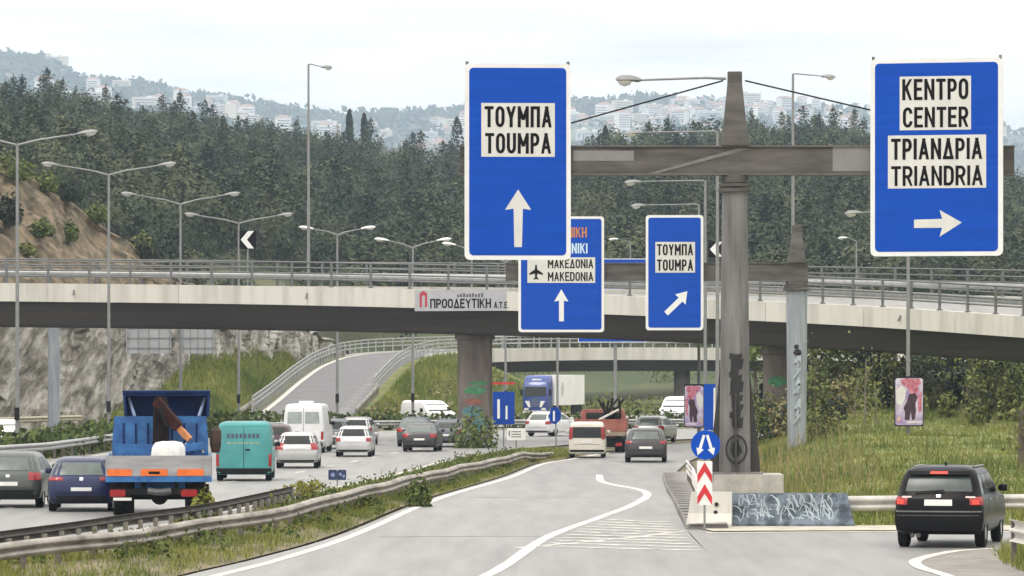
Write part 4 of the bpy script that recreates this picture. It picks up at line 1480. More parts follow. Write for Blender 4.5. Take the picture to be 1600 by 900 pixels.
t_, lx, lz = sign_root('traffic_sign', 'blue lane sign with two white stripes just right of the flyover pillar', 'traffic sign', 770, 612, 804, 663, 226)
b = MB(); b.plate(rrect(lx(770), 0, lx(804), lz(612), .05, 3), 0, .05); b.build('panel', sign_blue2, t_)
poly(t_, lx, lz, [(777, 624), (781, 624), (781, 654), (777, 654)], sign_white, 'stripe', -.01)
poly(t_, lx, lz, [(790, 634), (793, 634), (793, 655), (790, 655)], sign_white, 'stripe', -.01)
b = MB(); b.tube([(0, .08, -1.3), (0, .08, 2.3)], .04, 6); b.build('post', lamp_steel, t_)
for k in range(4):
    pass
b = MB(); b.box((0, .02, lz(599)), (1.15, .04, .10)); b.build('bar', red_ink, t_)
t_, lx, lz = sign_root('traffic_sign', 'small blue arrow sign with a white mark below the white trailer', 'traffic sign', 857, 636, 877, 663, 221)
b = MB(); b.plate([(lx(857), lz(650)), (lx(862), lz(637)), (lx(871), lz(636)), (lx(877), lz(646)), (lx(876), lz(656)), (lx(868), lz(663)), (lx(860), lz(661))], 0, .04); b.build('panel', sign_blue2, t_)
poly(t_, lx, lz, [(864, 642), (867, 642), (867, 658), (864, 658)], sign_white, 'stripe', -.01)
b = MB(); b.tube([(.05, .07, -1.1), (.05, .07, .6)], .035, 6); b.build('post', lamp_steel, t_)
t_, lx, lz = sign_root('traffic_sign', 'low white board with thin dark lines behind the end of the median rail', 'traffic sign', 792, 669, 821, 688, 216)
b = MB(); b.plate(rrect(lx(792), 0, lx(821), lz(669), .04, 3), 0, .04); b.build('panel', sign_white, t_)
for y in (674, 678, 682):
    poly(t_, lx, lz, [(799, y + 1), (814, y + 1), (814, y), (799, y)], ink, 'line', -.01)
poly(t_, lx, lz, [(795, 681), (796.4, 681), (796.4, 673), (795, 673)], ink, 'line', -.01)
b = MB(); b.tube([(0, .08, -.8), (0, .08, .4)], .04, 6); b.build('post', lamp_steel, t_)

def chevron_sign(label, x0, y0, x1, y1, Y, zb):
    t_, lx, lz = sign_root('traffic_sign', label, 'traffic sign', x0, y0, x1, y1, Y)
    b = MB(); b.plate(rrect(lx(x0), 0, lx(x1), lz(y0), .03, 2), 0, .04); b.build('panel', ink, t_)
    w, h = lx(x1) - lx(x0), lz(y0)
    X0 = lx(x0)
    b = MB(); b.plate([(X0 + w * u, h * v) for u, v in ((.08, .5), (.52, .97), (.88, .97), (.46, .5), (.88, .03), (.52, .03))], -.008, .001); b.build('chevron', sign_white, t_)
    b = MB(); b.tube([(0, .07, zb - A(0, y1, Y).z), (0, .07, h * .6)], .05, 6); b.build('post', lamp_steel, t_)
chevron_sign('black and white chevron sign on the flyover at the left, beside a lamp post', 374, 360, 400, 389, 251, 8.1)
chevron_sign('black and white chevron sign on the flyover just left of the tall mast', 1107, 377, 1132, 402, 234, 7.4)

# ------------------------------------------------------------------ lamp posts
def pole(t_, H, r0, r1, m=lamp_steel):
    b = MB(); b.tube([(0, 0, -.3), (0, 0, H * .4), (0, 0, H)], [r0, lerp(r0, r1, .4), r1], 8); b.build('pole', m, t_, smooth=40)
def twin_lamp(label, px, ytop, Y, arm, rise, bright=False, box=True, zb=None):
    top = A(px, ytop, Y)
    zb = zr(Y) if zb is None else zb
    t_ = thing('street_lamp', label, 'street lamp', (top.x, Y, zb), 0, 'twin armed lamps along the motorway')
    H = top.z - zb
    pole(t_, H, .105, .065)
    for s in (-1, 1):
        b = MB(); b.tube([(0, 0, H - .05), (s * arm * .35, 0, H + rise * .42), (s * arm, 0, H + rise)], [.055, .05, .035], 6); b.build('arm', lamp_steel, t_)
        lamp_head(t_, (s * (arm - .05), 0, H + rise), .95, -R(6), sign_white if bright else lamp_steel, 0 if s > 0 else PI, 1.1)
    if box:
        b = MB(); b.box((0, -.12, 2.0), (.22, .14, .55)); b.build('fuse_box', plastic_black, t_)
    return t_
twin_lamp('twin armed street lamp at the far left edge, nearest of the row', 27, 225, 199.7, 2.7, .45)
twin_lamp('twin armed street lamp crossing the flyover fascia above the blue dump truck', 170, 272, 231.7, 2.6, .45)
twin_lamp('twin armed street lamp behind the flyover left of the chevron sign', 282, 318, 262, 2.6, .5)
twin_lamp('twin armed street lamp standing right beside the chevron sign at the left', 373, 348, 280, 2.5, .45)
twin_lamp('white headed twin armed lamp between the tall bridge lamp and the banner', 527, 366, 285, 1.55, .35, True)
twin_lamp('white headed twin armed lamp above the red emblem of the banner', 645, 386, 290, 1.6, .42, True)
twin_lamp('white headed twin armed lamp mostly hidden by the nearest blue board', 737, 392, 300, 1.1, .4, True)
def arm_lamp(label, px, ytop, Y, zb, arm, drop, headL=.8, bright=False, r=.10, thin=1.0):
    top = A(px, ytop, Y)
    t_ = thing('street_lamp', label, 'street lamp', (top.x, Y, zb), 0, 'single armed street lamps')
    H = top.z - zb
    pole(t_, H, r, r * .6)
    s = 1 if arm > 0 else -1
    b = MB(); b.tube([(0, 0, H - .04), (s * .15, 0, H), (arm * .6, 0, H + drop * .6), (arm, 0, H + drop)], [.045 * thin, .04 * thin, .035 * thin, .03 * thin], 6); b.build('arm', lamp_steel, t_)
    lamp_head(t_, (arm - .05 * s, 0, H + drop - .02), headL, R(4), sign_white if bright else lamp_steel, 0 if s > 0 else PI, 1.15)
    return t_
arm_lamp('very tall single armed lamp rising from the flyover left of the nearest blue board', 482, 100, 251.5, 8.0, .75, -.15, .65)
arm_lamp('very tall single armed lamp with its head to the right, seen behind the second gantry', 1239, 115, 226, 7.4, 1.45, -.12, .75)
arm_lamp('grey lamp pole close left of the tall mast with a long arm to the left', 1121, 205, 190, zr(190), -3.2, -.05, .8)
arm_lamp('thin lamp pole right of the small blue sign, upper of two left arms', 1102, 282, 213, zr(213), -3.1, -.05, .8)
arm_lamp('thin lamp pole behind the small blue sign, lower of two left arms', 1092, 319, 240, zr(240), -2.9, -.05, .8)
arm_lamp('small far lamp with a white head left of the small blue sign', 985, 378, 421, 5.0, -1.2, .3, .9, True)
arm_lamp('small far lamp with a white head below the right blue board', 1338, 376, 425, 5.0, -.9, .3, .9, True)
arm_lamp('lamp pole in the grass carrying the pink and lilac poster board', 1419, 330, 190.2, .6, -2.0, -.05, .75)
twin_lamp('far lamp post right of the flyover pillar, beside the blue lane sign', 790, 408, 318, 1.3, .3, False, True)
twin_lamp('far lamp post behind the blue truck cab', 871, 418, 332, 1.3, .3, False, False)
# ------------------------------------------------------------------ vehicles
def levels(style, L, W, H):
    r, f = -L / 2, L / 2
    if style == 'hatch':
        q = [(.15, .14, .16, .43, .12), (.19, .05, .06, .475, .18), (.36, 0, 0, .5, .26), (.5, .03, .06, .5, .28), (.60, .07, .2, .493, .28), (.645, .11, .75, .48, .26), (.662, .14, 1.05, .468, .25),
             (.80, .26, 1.45, .43, .25), (.91, .40, 1.82, .392, .25), (.965, .55, 2.05, .355, .25), (.99, .75, 2.25, .30, .22), (1, 1.0, 2.45, .22, .18)]
    elif style == 'sedan':
        q = [(.15, .14, .16, .43, .12), (.19, .05, .06, .475, .18), (.36, 0, 0, .5, .26), (.5, .03, .06, .5, .28), (.60, .06, .2, .493, .28), (.64, .10, .75, .485, .26), (.665, .42, 1.05, .468, .25),
             (.80, .72, 1.45, .43, .25), (.91, 1.0, 1.82, .392, .25), (.965, 1.2, 2.05, .355, .25), (.99, 1.45, 2.25, .30, .22), (1, 1.7, 2.4, .22, .18)]
    elif style == 'suv':
        q = [(.17, .16, .2, .43, .12), (.22, .04, .06, .48, .18), (.34, 0, 0, .5, .22), (.48, .03, .06, .5, .24), (.585, .05, .22, .497, .24), (.625, .07, .8, .488, .24), (.645, .10, 1.1, .478, .24),
             (.80, .20, 1.55, .446, .22), (.905, .30, 1.9, .414, .2), (.955, .36, 2.1, .39, .2), (.985, .55, 2.3, .34, .2), (1, .85, 2.5, .26, .18)]
    elif style == 'van':
        q = [(.11, .10, .14, .46, .08), (.15, .02, .03, .49, .1), (.35, 0, 0, .5, .1), (.46, .01, .12, .5, .1), (.52, .012, .5, .498, .1), (.55, .014, .7, .496, .1), (.75, .03, 1.1, .482, .1),
             (.90, .05, 1.5, .458, .1), (.955, .08, 1.65, .44, .1), (.985, .14, 1.8, .41, .1), (1, .3, 2.0, .34, .1)]
    return [(z * H, r + a, f - c, w * W, rc_) for z, a, c, w, rc_ in q]

class Car:
    def __init__(s, name, label, cat, px, py, W, H, L, heading, style, paint, group, cut=True, zadd=0.0, rear=True):
        s.L, s.W, s.H = L, W, H
        g = G(px, py)
        d = Vector((math.sin(heading), math.cos(heading), 0))
        c = g + d * (L / 2) if rear else g - d * (-L / 2)
        s.t = thing(name, label, cat, (c.x, c.y, zr(g.y) + zadd), -heading, group)
        s.lv = levels(style, L, W, H)
        s.Z = [l[0] for l in s.lv]
        s.paint = paint
        n = 6
        rings = []
        for z, yr_, yf_, w, rc_ in s.lv:
            ring = []
            pts = rrect(-w, yr_, w, yf_, min(rc_, w * .9), n)
            out = []
            for i, p in enumerate(pts):                # subdivide the straight runs
                out.append(p)
                q = pts[(i + 1) % len(pts)]
                if i % (n + 1) == n:
                    for k in range(1, 5):
                        out.append((lerp(p[0], q[0], k / 5), lerp(p[1], q[1], k / 5)))
            for x, y in out:
                bow = .05 * (1 - min(1, abs(x) / max(.01, w)) ** 2)
                ring.append((x, y - bow if y < (yr_ + yf_) / 2 else y + bow, z))
            rings.append(ring)
        b = MB()
        b.loft(rings)
        body = b.build('body', paint, s.t, smooth=38)
        s.R = H * .215 if style != 'van' else H * .165
        s.ya, s.yb = -L / 2 + .78, L / 2 - .82
        if cut:
            for y in (s.ya, s.yb):
                cb = MB()
                cb.tube([(-W, y, s.R), (W, y, s.R)], s.R + .06, 20)
                co = cb.build('cutter', paint)
                md = body.modifiers.new('arch', 'BOOLEAN')
                md.operation = 'DIFFERENCE'
                md.solver = 'EXACT'
                md.object = co
                dg = bpy.context.evaluated_depsgraph_get()
                me = bpy.data.meshes.new_from_object(body.evaluated_get(dg))
                body.modifiers.clear()
                if len(me.polygons) > 50:
                    body.data = me
                bpy.data.objects.remove(co)
            body.data.shade_smooth()
            body.data.set_sharp_from_angle(angle=R(38))
            body.data.name = 'body'
        s.body = body
        tw = W * .115
        for y in (s.ya, s.yb):
            for sx in (-1, 1):
                b = MB()
                pr = [(s.R * .62, 0), (s.R * .62, tw), (s.R * .9, tw), (s.R, tw * .85), (s.R, tw * .12), (s.R * .92, 0)]
                n_ = 22
                rings = [[(x, rr_ * math.cos(2 * PI * k / n_), rr_ * math.sin(2 * PI * k / n_)) for k in range(n_)] for rr_, x in pr]
                b.loft(rings, caps=False)
                b.add([], [])
                wv = b.build('wheel', tyre_mat, s.t, smooth=40)
                wv.location = (sx * (W / 2 - .015) - (tw if sx > 0 else 0), y, s.R)
                b = MB()
                xo = tw * .86 if sx > 0 else tw * .14
                b.loft([[(x, rr_ * math.cos(2 * PI * k / n_), rr_ * math.sin(2 * PI * k / n_)) for k in range(n_)] for rr_, x in ((s.R * .64, xo - .04), (s.R * .64, xo + .02), (s.R * .55, xo + .005), (s.R * .15, xo + .02))])
                b.build('rim', rim_mat, wv, smooth=30)
    def at(s, z):
        return [float(np.interp(z, s.Z, [l[k] for l in s.lv])) for k in (1, 2, 3, 4)]
    def rear_y(s, z, x):
        yr_, yf_, w, rc_ = s.at(z)
        rc_ = min(rc_, w * .9)
        bow = .05 * (1 - min(1, abs(x) / w) ** 2)
        e = abs(x) - (w - rc_)
        if e > 0:
            return yr_ + rc_ - math.sqrt(max(0, rc_ * rc_ - e * e)) - bow
        return yr_ - bow
    def rear(s, name, xa, xb, za, zb, m, eps=.008, nx=8, nz=4, parent=None, inset=0.0):
        """panel following the rear face; x in fractions of half width, z in fractions of height"""
        vs, vb = [], []
        for j in range(nz + 1):
            z = s.H * lerp(za, zb, j / nz)
            w = s.at(z)[2]
            for i in range(nx + 1):
                xf = lerp(xa, xb, i / nx)
                x = xf * w
                y = s.rear_y(z, x)
                vs.append((x * (1 + eps * .8), y - eps, z))
                vb.append((x, y + .02, z))
        b = MB()
        n = nx + 1
        b.add(vs, [(j * n + i, j * n + i + 1, j * n + n + i + 1, j * n + n + i) for j in range(nz) for i in range(nx)])
        edge = [i for i in range(n)] + [j * n + nx for j in range(1, nz + 1)] + [nz * n + i for i in range(nx - 1, -1, -1)] + [j * n for j in range(nz - 1, 0, -1)]
        o = len(b.v)
        b.v += [vb[e] for e in edge]
        for k in range(len(edge)):
            k2 = (k + 1) % len(edge)
            b.f.append((edge[k], edge[k2], o + k2, o + k))
            b.m.append(0)
        return b.build(name, m, parent or s.t, smooth=40)
    def side(s, name, sx, fa, fb, za, zb, m, eps=.008, nz=3):
        """panel on a flank: fa..fb as fractions from the rear to the front edge at each height"""
        vs = []
        nx = 4
        for off_ in (eps, -.02):
            for j in range(nz + 1):
                z = s.H * lerp(za, zb, j / nz)
                yr_, yf_, w, rc_ = s.at(z)
                for i in range(nx + 1):
                    y = lerp(yr_, yf_, lerp(fa, fb, i / nx))
                    rc2 = min(rc_, w * .9)
                    e = max(0, rc2 - min(y - yr_, yf_ - y))
                    x = w - rc2 + math.sqrt(max(0, rc2 * rc2 - e * e))
                    vs.append((sx * (x + off_), y, z))
        n = nx + 1
        N_ = n * (nz + 1)
        fs = [(j * n + i, j * n + i + 1, j * n + n + i + 1, j * n + n + i) for j in range(nz) for i in range(nx)]
        edge = [i for i in range(n)] + [j * n + nx for j in range(1, nz + 1)] + [nz * n + i for i in range(nx - 1, -1, -1)] + [j * n for j in range(nz - 1, 0, -1)]
        for k in range(len(edge)):
            k2 = (k + 1) % len(edge)
            fs.append((edge[k], edge[k2], N_ + edge[k2], N_ + edge[k]))
        b = MB()
        b.add(vs, fs)
        return b.build(name, m, s.t, smooth=40)
    def mirrors(s, z=.66, m=None):
        for sx in (-1, 1):
            w = s.at(s.H * z)[2]
            b = MB()
            y = s.L / 2 - 1.45
            b.loft([[(sx * (w + .02 + .20 * t), y + yy * k, s.H * z + .07 + zz * k) for yy, zz in rrect(-.05, -.07, .06, .08, .03, 3)] for t, k in ((0, .5), (.25, 1), (.9, 1), (1, .7))])
            b.build('mirror', m or s.paint, s.t, smooth=40)
    def flank_glass(s, m=glass_dark, za=.67, zb=.9, cuts=((.04, .2), (.23, .52), (.55, .94))):
        for sx in (-1, 1):
            for a, c in cuts:
                s.side('side_window', sx, a, c, za, zb, m)
    def plate(s, z0, z1, x=.3, m=plate_white):
        s.rear('number_plate', -x, x, z0, z1, m, eps=.02, nx=4, nz=2)

def std_car(name, label, cat, px, py, W, H, L, hd, style, paint, win=glass_dark, lights=None, plate_z=(.40, .47), group='cars driving away on the motorway', bumper=plastic_black, lm=tail_red, detail=True, zadd=0.0):
    c = Car(name, label, cat, px, py, W, H, L, R(hd), style, paint, group, zadd=zadd)
    zw = {'hatch': (.675, .90), 'sedan': (.685, .90), 'suv': (.66, .90), 'van': (.56, .86)}[style]
    c.rear('rear_window', -.84, .84, zw[0], zw[1], win)
    c.flank_glass(win if style != 'van' else glass_dark, zw[0], zw[1] - .005)
    # windscreen
    la = lights or ((.62, .97), (.50, .635))
    for sx in (-1, 1):
        xa, xb = (la[0][0], la[0][1]) if sx > 0 else (-la[0][1], -la[0][0])
        c.rear('tail_light', xa, xb, la[1][0], la[1][1], lm, eps=.014)
    c.plate(*plate_z)
    c.rear('bumper', -.95, .95, .17, .235, bumper, eps=.012, nx=12, nz=2)
    c.mirrors()
    if detail:
        c.rear('shut_line', -.72, .72, plate_z[0] - .045, plate_z[0] - .037, plastic_black, eps=.004, nx=8, nz=1)
    return c

frame_dark = mat('exhaust_grey', (.06, .06, .06), .5)
P_grey = car_paint('paint_grey_green', (.075, .085, .08), .35, .4)
P_navy = car_paint('paint_navy', (.012, .018, .075), .3, .2)
P_silver = car_paint('paint_silver', (.46, .46, .46), .32, .5)
P_silver2 = car_paint('paint_pale_silver', (.52, .53, .54), .32, .4)
P_black = mat('paint_black', (.005, .0045, .006), .3, var=.06, spec=.13)
P_dark = car_paint('paint_charcoal', (.05, .046, .05), .3, .3)
P_maroon = car_paint('paint_dark_plum', (.05, .025, .035), .3, .2)
P_white = car_paint('paint_white', (.72, .73, .74), .35)
P_cream = car_paint('paint_cream', (.66, .63, .55), .35)
P_teal = car_paint('paint_turquoise', (.055, .27, .275), .42, var=.14)
P_grey2 = car_paint('paint_slate', (.10, .115, .135), .3, .3)

# left carriageway
c = std_car('hatchback_car', 'grey green hatchback cut by the left edge of the frame', 'car', 12, 794, 1.78, 1.50, 4.2, 1, 'hatch', P_grey, glass_pale)
c.rear('rear_badge', -.06, .06, .55, .60, chrome, eps=.012, nx=2, nz=2)
c.rear('lower_skirt', -.94, .94, .235, .33, plastic_black, eps=.006, nx=10, nz=2)
c = std_car('hatchback_car', 'dark blue hatchback between the grey green car and the dump truck', 'car', 127, 800, 1.76, 1.42, 4.3, -3.5, 'hatch', P_navy, glass_pale, lights=((.55, .97), (.575, .64)), plate_z=(.385, .45))
c.rear('rear_badge', -.055, .055, .575, .635, chrome, eps=.012, nx=2, nz=2)
b = MB(); b.tube([(0, c.L / 2 - 2.2, c.H - .02), (0, c.L / 2 - 2.5, c.H + .18)], .012, 5); b.build('aerial', plastic_black, c.t)
c.rear('lower_skirt', -.9, .9, .235, .30, plastic_black, eps=.006, nx=10, nz=2)

c = Car('delivery_van', 'turquoise panel van with dark lettering right of the dump truck', 'van', 381, 752, 1.98, 2.10, 4.9, R(-1.5), 'van', P_teal, 'vans on the motorway')
c.rear('door_seam', -.012, .006, .2, .9, plastic_black, eps=.005, nx=1, nz=6)
for i in range(8):                                     # unreadable word painted on the doors
    x = -.62 + i * .155
    c.rear('lettering', x, x + .10, .725, .80, mat('van_letter_ink', (.06, .07, .13), .5), eps=.009, nx=1, nz=1)
for i in range(6):
    x = -.60 + i * .2
    c.rear('lettering', x, x + .15, .625, .66, mat('van_letter_olive', (.22, .33, .24), .5), eps=.009, nx=1, nz=1)
c.rear('handle', .05, .22, .52, .545, plastic_black, eps=.02, nx=2, nz=1)
c.rear('bumper', -.98, .98, .12, .22, plastic_black, eps=.03, nx=10, nz=2)
for sx in (-1, 1):
    c.rear('tail_light', *((.88, .985) if sx > 0 else (-.985, -.88)), .25, .46, tail_red, eps=.012)
c.side('side_window', 1, .70, .95, .56, .84, glass_dark)
c.side('side_window', -1, .70, .95, .56, .84, glass_dark)
c.mirrors(.56, plastic_black)
c.rear('roof_edge', -.9, .9, .93, .95, mat('teal_trim', (.05, .34, .34), .4), eps=.012, nx=8, nz=1)

c = std_car('hatchback_car', 'silver hatchback with large red tail lights in front of the white van', 'car', 464, 732, 1.74, 1.46, 3.9, -.5, 'hatch', P_silver, glass_dark, lights=((.66, .98), (.52, .70)), plate_z=(.55, .61))
c.rear('rear_badge', -.05, .05, .62, .655, chrome, eps=.012, nx=2, nz=2)
c = std_car('hatchback_car', 'dark plum car half hidden between the turquoise van and the silver hatchback', 'car', 428, 713, 1.7, 1.45, 4.0, 0, 'hatch', P_maroon)
c = Car('delivery_van', 'tall white high roof van on the left carriageway', 'van', 474, 708, 1.92, 2.32, 5.4, R(2.5), 'van', P_white, 'vans on the motorway')
c.rear('rear_window', -.80, -.08, .60, .84, mat('van_glass', (.30, .34, .34), .15), nx=4)
c.rear('rear_window', .08, .80, .60, .84, mat('van_glass', (.30, .34, .34), .15), nx=4)
c.rear('door_seam', -.01, .01, .18, .92, plastic_black, eps=.005, nx=1, nz=6)
c.rear('bumper', -.96, .96, .12, .2, plastic_black, eps=.03, nx=10, nz=2)
c.plate(.36, .41, .25)
for sx in (-1, 1):
    c.rear('tail_light', *((.86, .98) if sx > 0 else (-.98, -.86)), .22, .44, tail_red, eps=.012)
    c.side('side_window', sx, .72, .95, .56, .84, glass_dark)
c.mirrors(.56, plastic_black)
b = MB(); b.loft([[(x, y, z) for x, y in rrect(-.35 * k, -1.6, .35 * k, -.4, .1, 3)] for z, k in ((2.29, 1), (2.42, .92), (2.45, .8))]); b.build('roof_vent', P_white, c.t)
std_car('hatchback_car', 'dark slate car just right of the white van', 'car', 518, 702, 1.74, 1.5, 4.1, 3, 'hatch', P_grey2)
c = std_car('sedan_car', 'pale silver older hatchback alone in the middle of the carriageway', 'car', 552, 714, 1.66, 1.40, 4.0, 1, 'hatch', P_silver2, glass_dark, lights=((.70, .97), (.50, .62)), plate_z=(.50, .57))
std_car('sedan_car', 'grey car directly ahead of the pale silver hatchback', 'car', 556, 696, 1.7, 1.46, 4.2, 3, 'hatch', P_silver)
std_car('sedan_car', 'charcoal car with two bright number plate lights left of the flyover pillar', 'car', 655, 706, 1.68, 1.38, 4.3, 3.5, 'sedan', P_dark, glass_pale)
std_car('sedan_car', 'pale roofed car ahead and left of the charcoal car', 'car', 645, 698, 1.7, 1.5, 4.4, 4, 'sedan', P_grey2, glass_pale)
std_car('sedan_car', 'dark slate car right beside the flyover pillar', 'car', 697, 699, 1.7, 1.42, 4.4, 6, 'sedan', P_grey2)
std_car('hatchback_car', 'white car beyond the end of the median rail, right of the blue lane sign', 'car', 839, 682, 1.7, 1.42, 4.2, 26, 'hatch', P_white, glass_pale)

# slip road
c = std_car('hatchback_car', 'small cream hatchback with tall red tail lights on the slip road', 'car', 917, 716, 1.62, 1.62, 3.6, 2.2, 'van', P_cream, glass_dark, lights=((.80, .99), (.52, .86)), plate_z=(.42, .48), group='cars on the slip road')
c = std_car('sedan_car', 'charcoal hatchback ahead on the slip road, right of the cream car', 'car', 1009, 723, 1.80, 1.48, 4.3, 2.2, 'hatch', P_dark, glass_pale, lights=((.68, .97), (.55, .63)), group='cars on the slip road')
std_car('sedan_car', 'silver car far ahead of the charcoal slip road car, only its roof showing', 'car', 1013, 693, 1.7, 1.45, 4.2, 12, 'hatch', P_silver2, glass_pale, group='cars on the slip road')

# black car on the right
c = Car('suv_car', 'black sport utility car with brake lights on, turning off at the right', 'car', 1466, 857, 1.86, 1.70, 4.57, R(12.5), 'suv', P_black, 'cars on the slip road')
c.rear('rear_window', -.80, .80, .70, .885, mat('suv_glass', (.045, .06, .055), .3, var=.2), nx=10)
c.flank_glass(glass_dark, .66, .90, ((.05, .22), (.25, .52), (.55, .95)))
c.rear('spoiler', -.80, .80, .905, .95, P_black, eps=.12, nx=8, nz=2)
c.rear('brake_light', -.22, .22, .915, .945, tail_lit, eps=.13, nx=4, nz=1)
for sx in (-1, 1):
    tl_ = c.rear('tail_light', *((.70, .985) if sx > 0 else (-.985, -.70)), .535, .635, tail_red, eps=.015)
    c.rear('bulb', *((.76, .90) if sx > 0 else (-.92, -.78)), .545, .595, tail_lit, eps=.022, nx=4, nz=3, parent=tl_)
    c.rear('lens', *((.62, .84) if sx > 0 else (-.84, -.62)), .622, .642, tail_clear, eps=.02, nx=4, nz=1, parent=tl_)
c.plate(.525, .60, .31)
c.rear('bumper', -.985, .985, .22, .46, mat('bumper_black', (.007, .007, .008), .6, spec=.12), eps=.02, nx=14, nz=4)
c.rear('bumper_trim', -.95, .95, .445, .462, mat('trim_grey', (.13, .13, .13), .4), eps=.03, nx=12, nz=1)
c.rear('bumper_trim', -.9, .9, .40, .41, mat('trim_grey2', (.06, .06, .06), .4), eps=.028, nx=12, nz=1)
c.rear('rear_badge', -.05, .05, .625, .66, chrome, eps=.012, nx=2, nz=2)
b = MB(); b.tube([(-.5, c.rear_y(.72 * c.H, 0) - .05, .69 * c.H), (.12, c.rear_y(.72 * c.H, 0) - .06, .715 * c.H)], .014, 5); b.build('wiper', plastic_black, c.t)
c.mirrors(.66)
for sx in (-1, 1):
    b = MB(); b.tube([(sx * .62, -1.45, c.H - .005), (sx * .64, -1.2, c.H - .01), (sx * .64, .3, c.H - .01), (sx * .62, .5, c.H - .04)], .02, 6); b.build('roof_rail', lamp_steel, c.t)
b = MB(); b.tube([(-.42, -c.L / 2 + .05, .27), (-.42, -c.L / 2 - .03, .27)], .05, 10); b.tube([(-.54, -c.L / 2 + .05, .27), (-.54, -c.L / 2 - .03, .27)], .05, 10); b.build('exhaust', frame_dark, c.t)
b = MB(); b.plate([(0, 0), (.02, .10), (.10, .11), (.12, 0)], -.02, .02); o = b.build('aerial_fin', P_black, c.t); o.location = (0, -1.0, c.H - .02); o.rotation_euler = (0, 0, PI / 2)
for sx in (-1, 1):
    for fa, fb in ((.235, .240), (.535, .54)):
        c.side('door_seam', sx, fa, fb, .30, .64, plastic_black, eps=.003)
    for fa in (.27, .56):
        c.side('door_handle', sx, fa, fa + .045, .575, .595, chrome, eps=.03, nz=1)
b = MB(); b.box((0, 0.1, .36), (1.3, 3.6, .12)); b.build('underbody', plastic_black, c.t)

# vehicles of the opposite carriageway, seen from the front
def front_van(label, px, py, Y, W, H, L, heading, paint, name='delivery_van', group='vans on the opposite carriageway'):
    X = (px - 800) * Y / F
    lv = levels('van', L, W, H)
    t_ = thing(name, label, 'van', (X, Y, -.42), heading, group)
    c = Car.__new__(Car)
    b = MB()
    rings = []
    for z, yr_, yf_, w, rc_ in lv:
        rings.append([(x, -y, z) for x, y in rrect(-w, yr_, w, yf_, min(rc_, w * .9), 5)])
    b.loft(rings)
    b.build('body', paint, t_, smooth=38)
    Zs = [l[0] for l in lv]
    def fy(z): return -float(np.interp(z, Zs, [l[2] for l in lv]))
    def fw(z): return float(np.interp(z, Zs, [l[3] for l in lv]))
    def fpatch(nm, xa, xb, za, zb, m, e=.015):
        b = MB()
        vs = []
        for d_ in (-e, .03):
            for z in (za * H, zb * H):
                for xf in (xa, xb):
                    vs.append((xf * fw(z), fy(z) + d_, z))
        b.add(vs, [(0, 1, 3, 2), (4, 6, 7, 5), (0, 4, 5, 1), (2, 3, 7, 6), (0, 2, 6, 4), (1, 5, 7, 3)])
        b.build(nm, m, t_)
    fpatch('windscreen', -.84, .84, .57, .86, glass_dark)
    fpatch('grille', -.5, .5, .30, .40, plastic_black)
    for sx in (-1, 1):
        fpatch('headlight', *((.56, .86) if sx > 0 else (-.86, -.56)), .33, .43, lamp_glass, .02)
        b = MB(); b.box((sx * (W / 2 + .09), -L / 2 + 1.4, H * .6), (.16, .1, .26)); b.build('mirror', plastic_black, t_)
        for y in (-L / 2 + .8, L / 2 - .8):
            b = MB(); b.tube([(sx * (W / 2 - .2), y, .32), (sx * (W / 2 + .005), y, .32)], .32, 16); b.build('wheel', tyre_mat, t_, smooth=40)
    fpatch('bumper', -.9, .9, .13, .22, plastic_black)
front_van('white van coming towards us right of the slip road, left of the tall pink poster', 1060, 655, 330, 1.9, 1.75, 4.6, R(-16), P_white)
front_van('white van on the grass bank side left of the flyover pillar', 670, 655, 308, 2.0, 1.65, 4.4, R(32), P_white)
front_van('white car nose at the far left edge above the grey green hatchback', 2, 715, 214, 1.8, 1.55, 4.2, R(6), P_white, 'white_car')

# ------------------------------------------------------------------ blue dump truck
tb = mat('truck_blue', (.010, .07, .24), .45, scale=2.6, col2=(.03, .16, .40), coat=.2)
tb_dark = mat('truck_deep_blue', (.005, .024, .11), .6, spec=.2, var=.25, scale=1.5)
ali = mat('weathered_aluminium', (.27, .28, .29), .5, metal=.35, scale=1.8, col2=(.40, .40, .41), stretch=(.4, 1, 4))
frame_black = mat('chassis_black', (.010, .0095, .0095), .75, var=.3, spec=.15)
TY = 112.0
s_ = TY / F
truck = thing('dump_truck', 'blue dropside truck with a folded loading crane and grey tailgate', 'truck', ((249 - 800) * s_, TY, 0), R(4.2))
TX = lambda px: (px - 249) * s_
TZ = lambda py: CH - (py - HY) * s_
for nm, pts, y0, y1, m in (
    ('tailgate', rrect(TX(165), TZ(744), TX(331), TZ(712), .02, 2), -.05, .02, ali),
    ('rear_sill', rrect(TX(165), TZ(753), TX(331), TZ(744.5), .02, 2), -.08, .06, tb)):
    b = MB(); b.plate(pts, y0, y1); b.build(nm, m, truck)
for x0, x1 in ((168, 206), (220, 262), (277, 318)):
    b = MB(); b.plate(rrect(TX(x0), TZ(743.5), TX(x1), TZ(733), .02, 3), -.075, -.04); o = b.build('reflector', tail_orange, truck)
b = MB(); b.plate(rrect(TX(232), TZ(740.5), TX(250), TZ(736.5), .03, 3), -.085, -.07); b.build('latch', frame_black, truck)
for x in (167, 316, 329):
    b = MB(); b.plate(rrect(TX(x - 1), TZ(744), TX(x + 1), TZ(713), .01, 2), -.07, -.045); b.build('tailgate_post', ali, truck)
for sx in (-1, 1):
    b = MB(); b.box((sx * 1.29, 2.3, TZ(728)), (.05, 4.5, TZ(713) - TZ(744))); b.build('side_board', tb, truck)
b = MB(); b.box((0, 2.3, TZ(748)), (2.55, 4.5, .12)); b.build('bed_floor', tb_dark, truck)
b = MB()
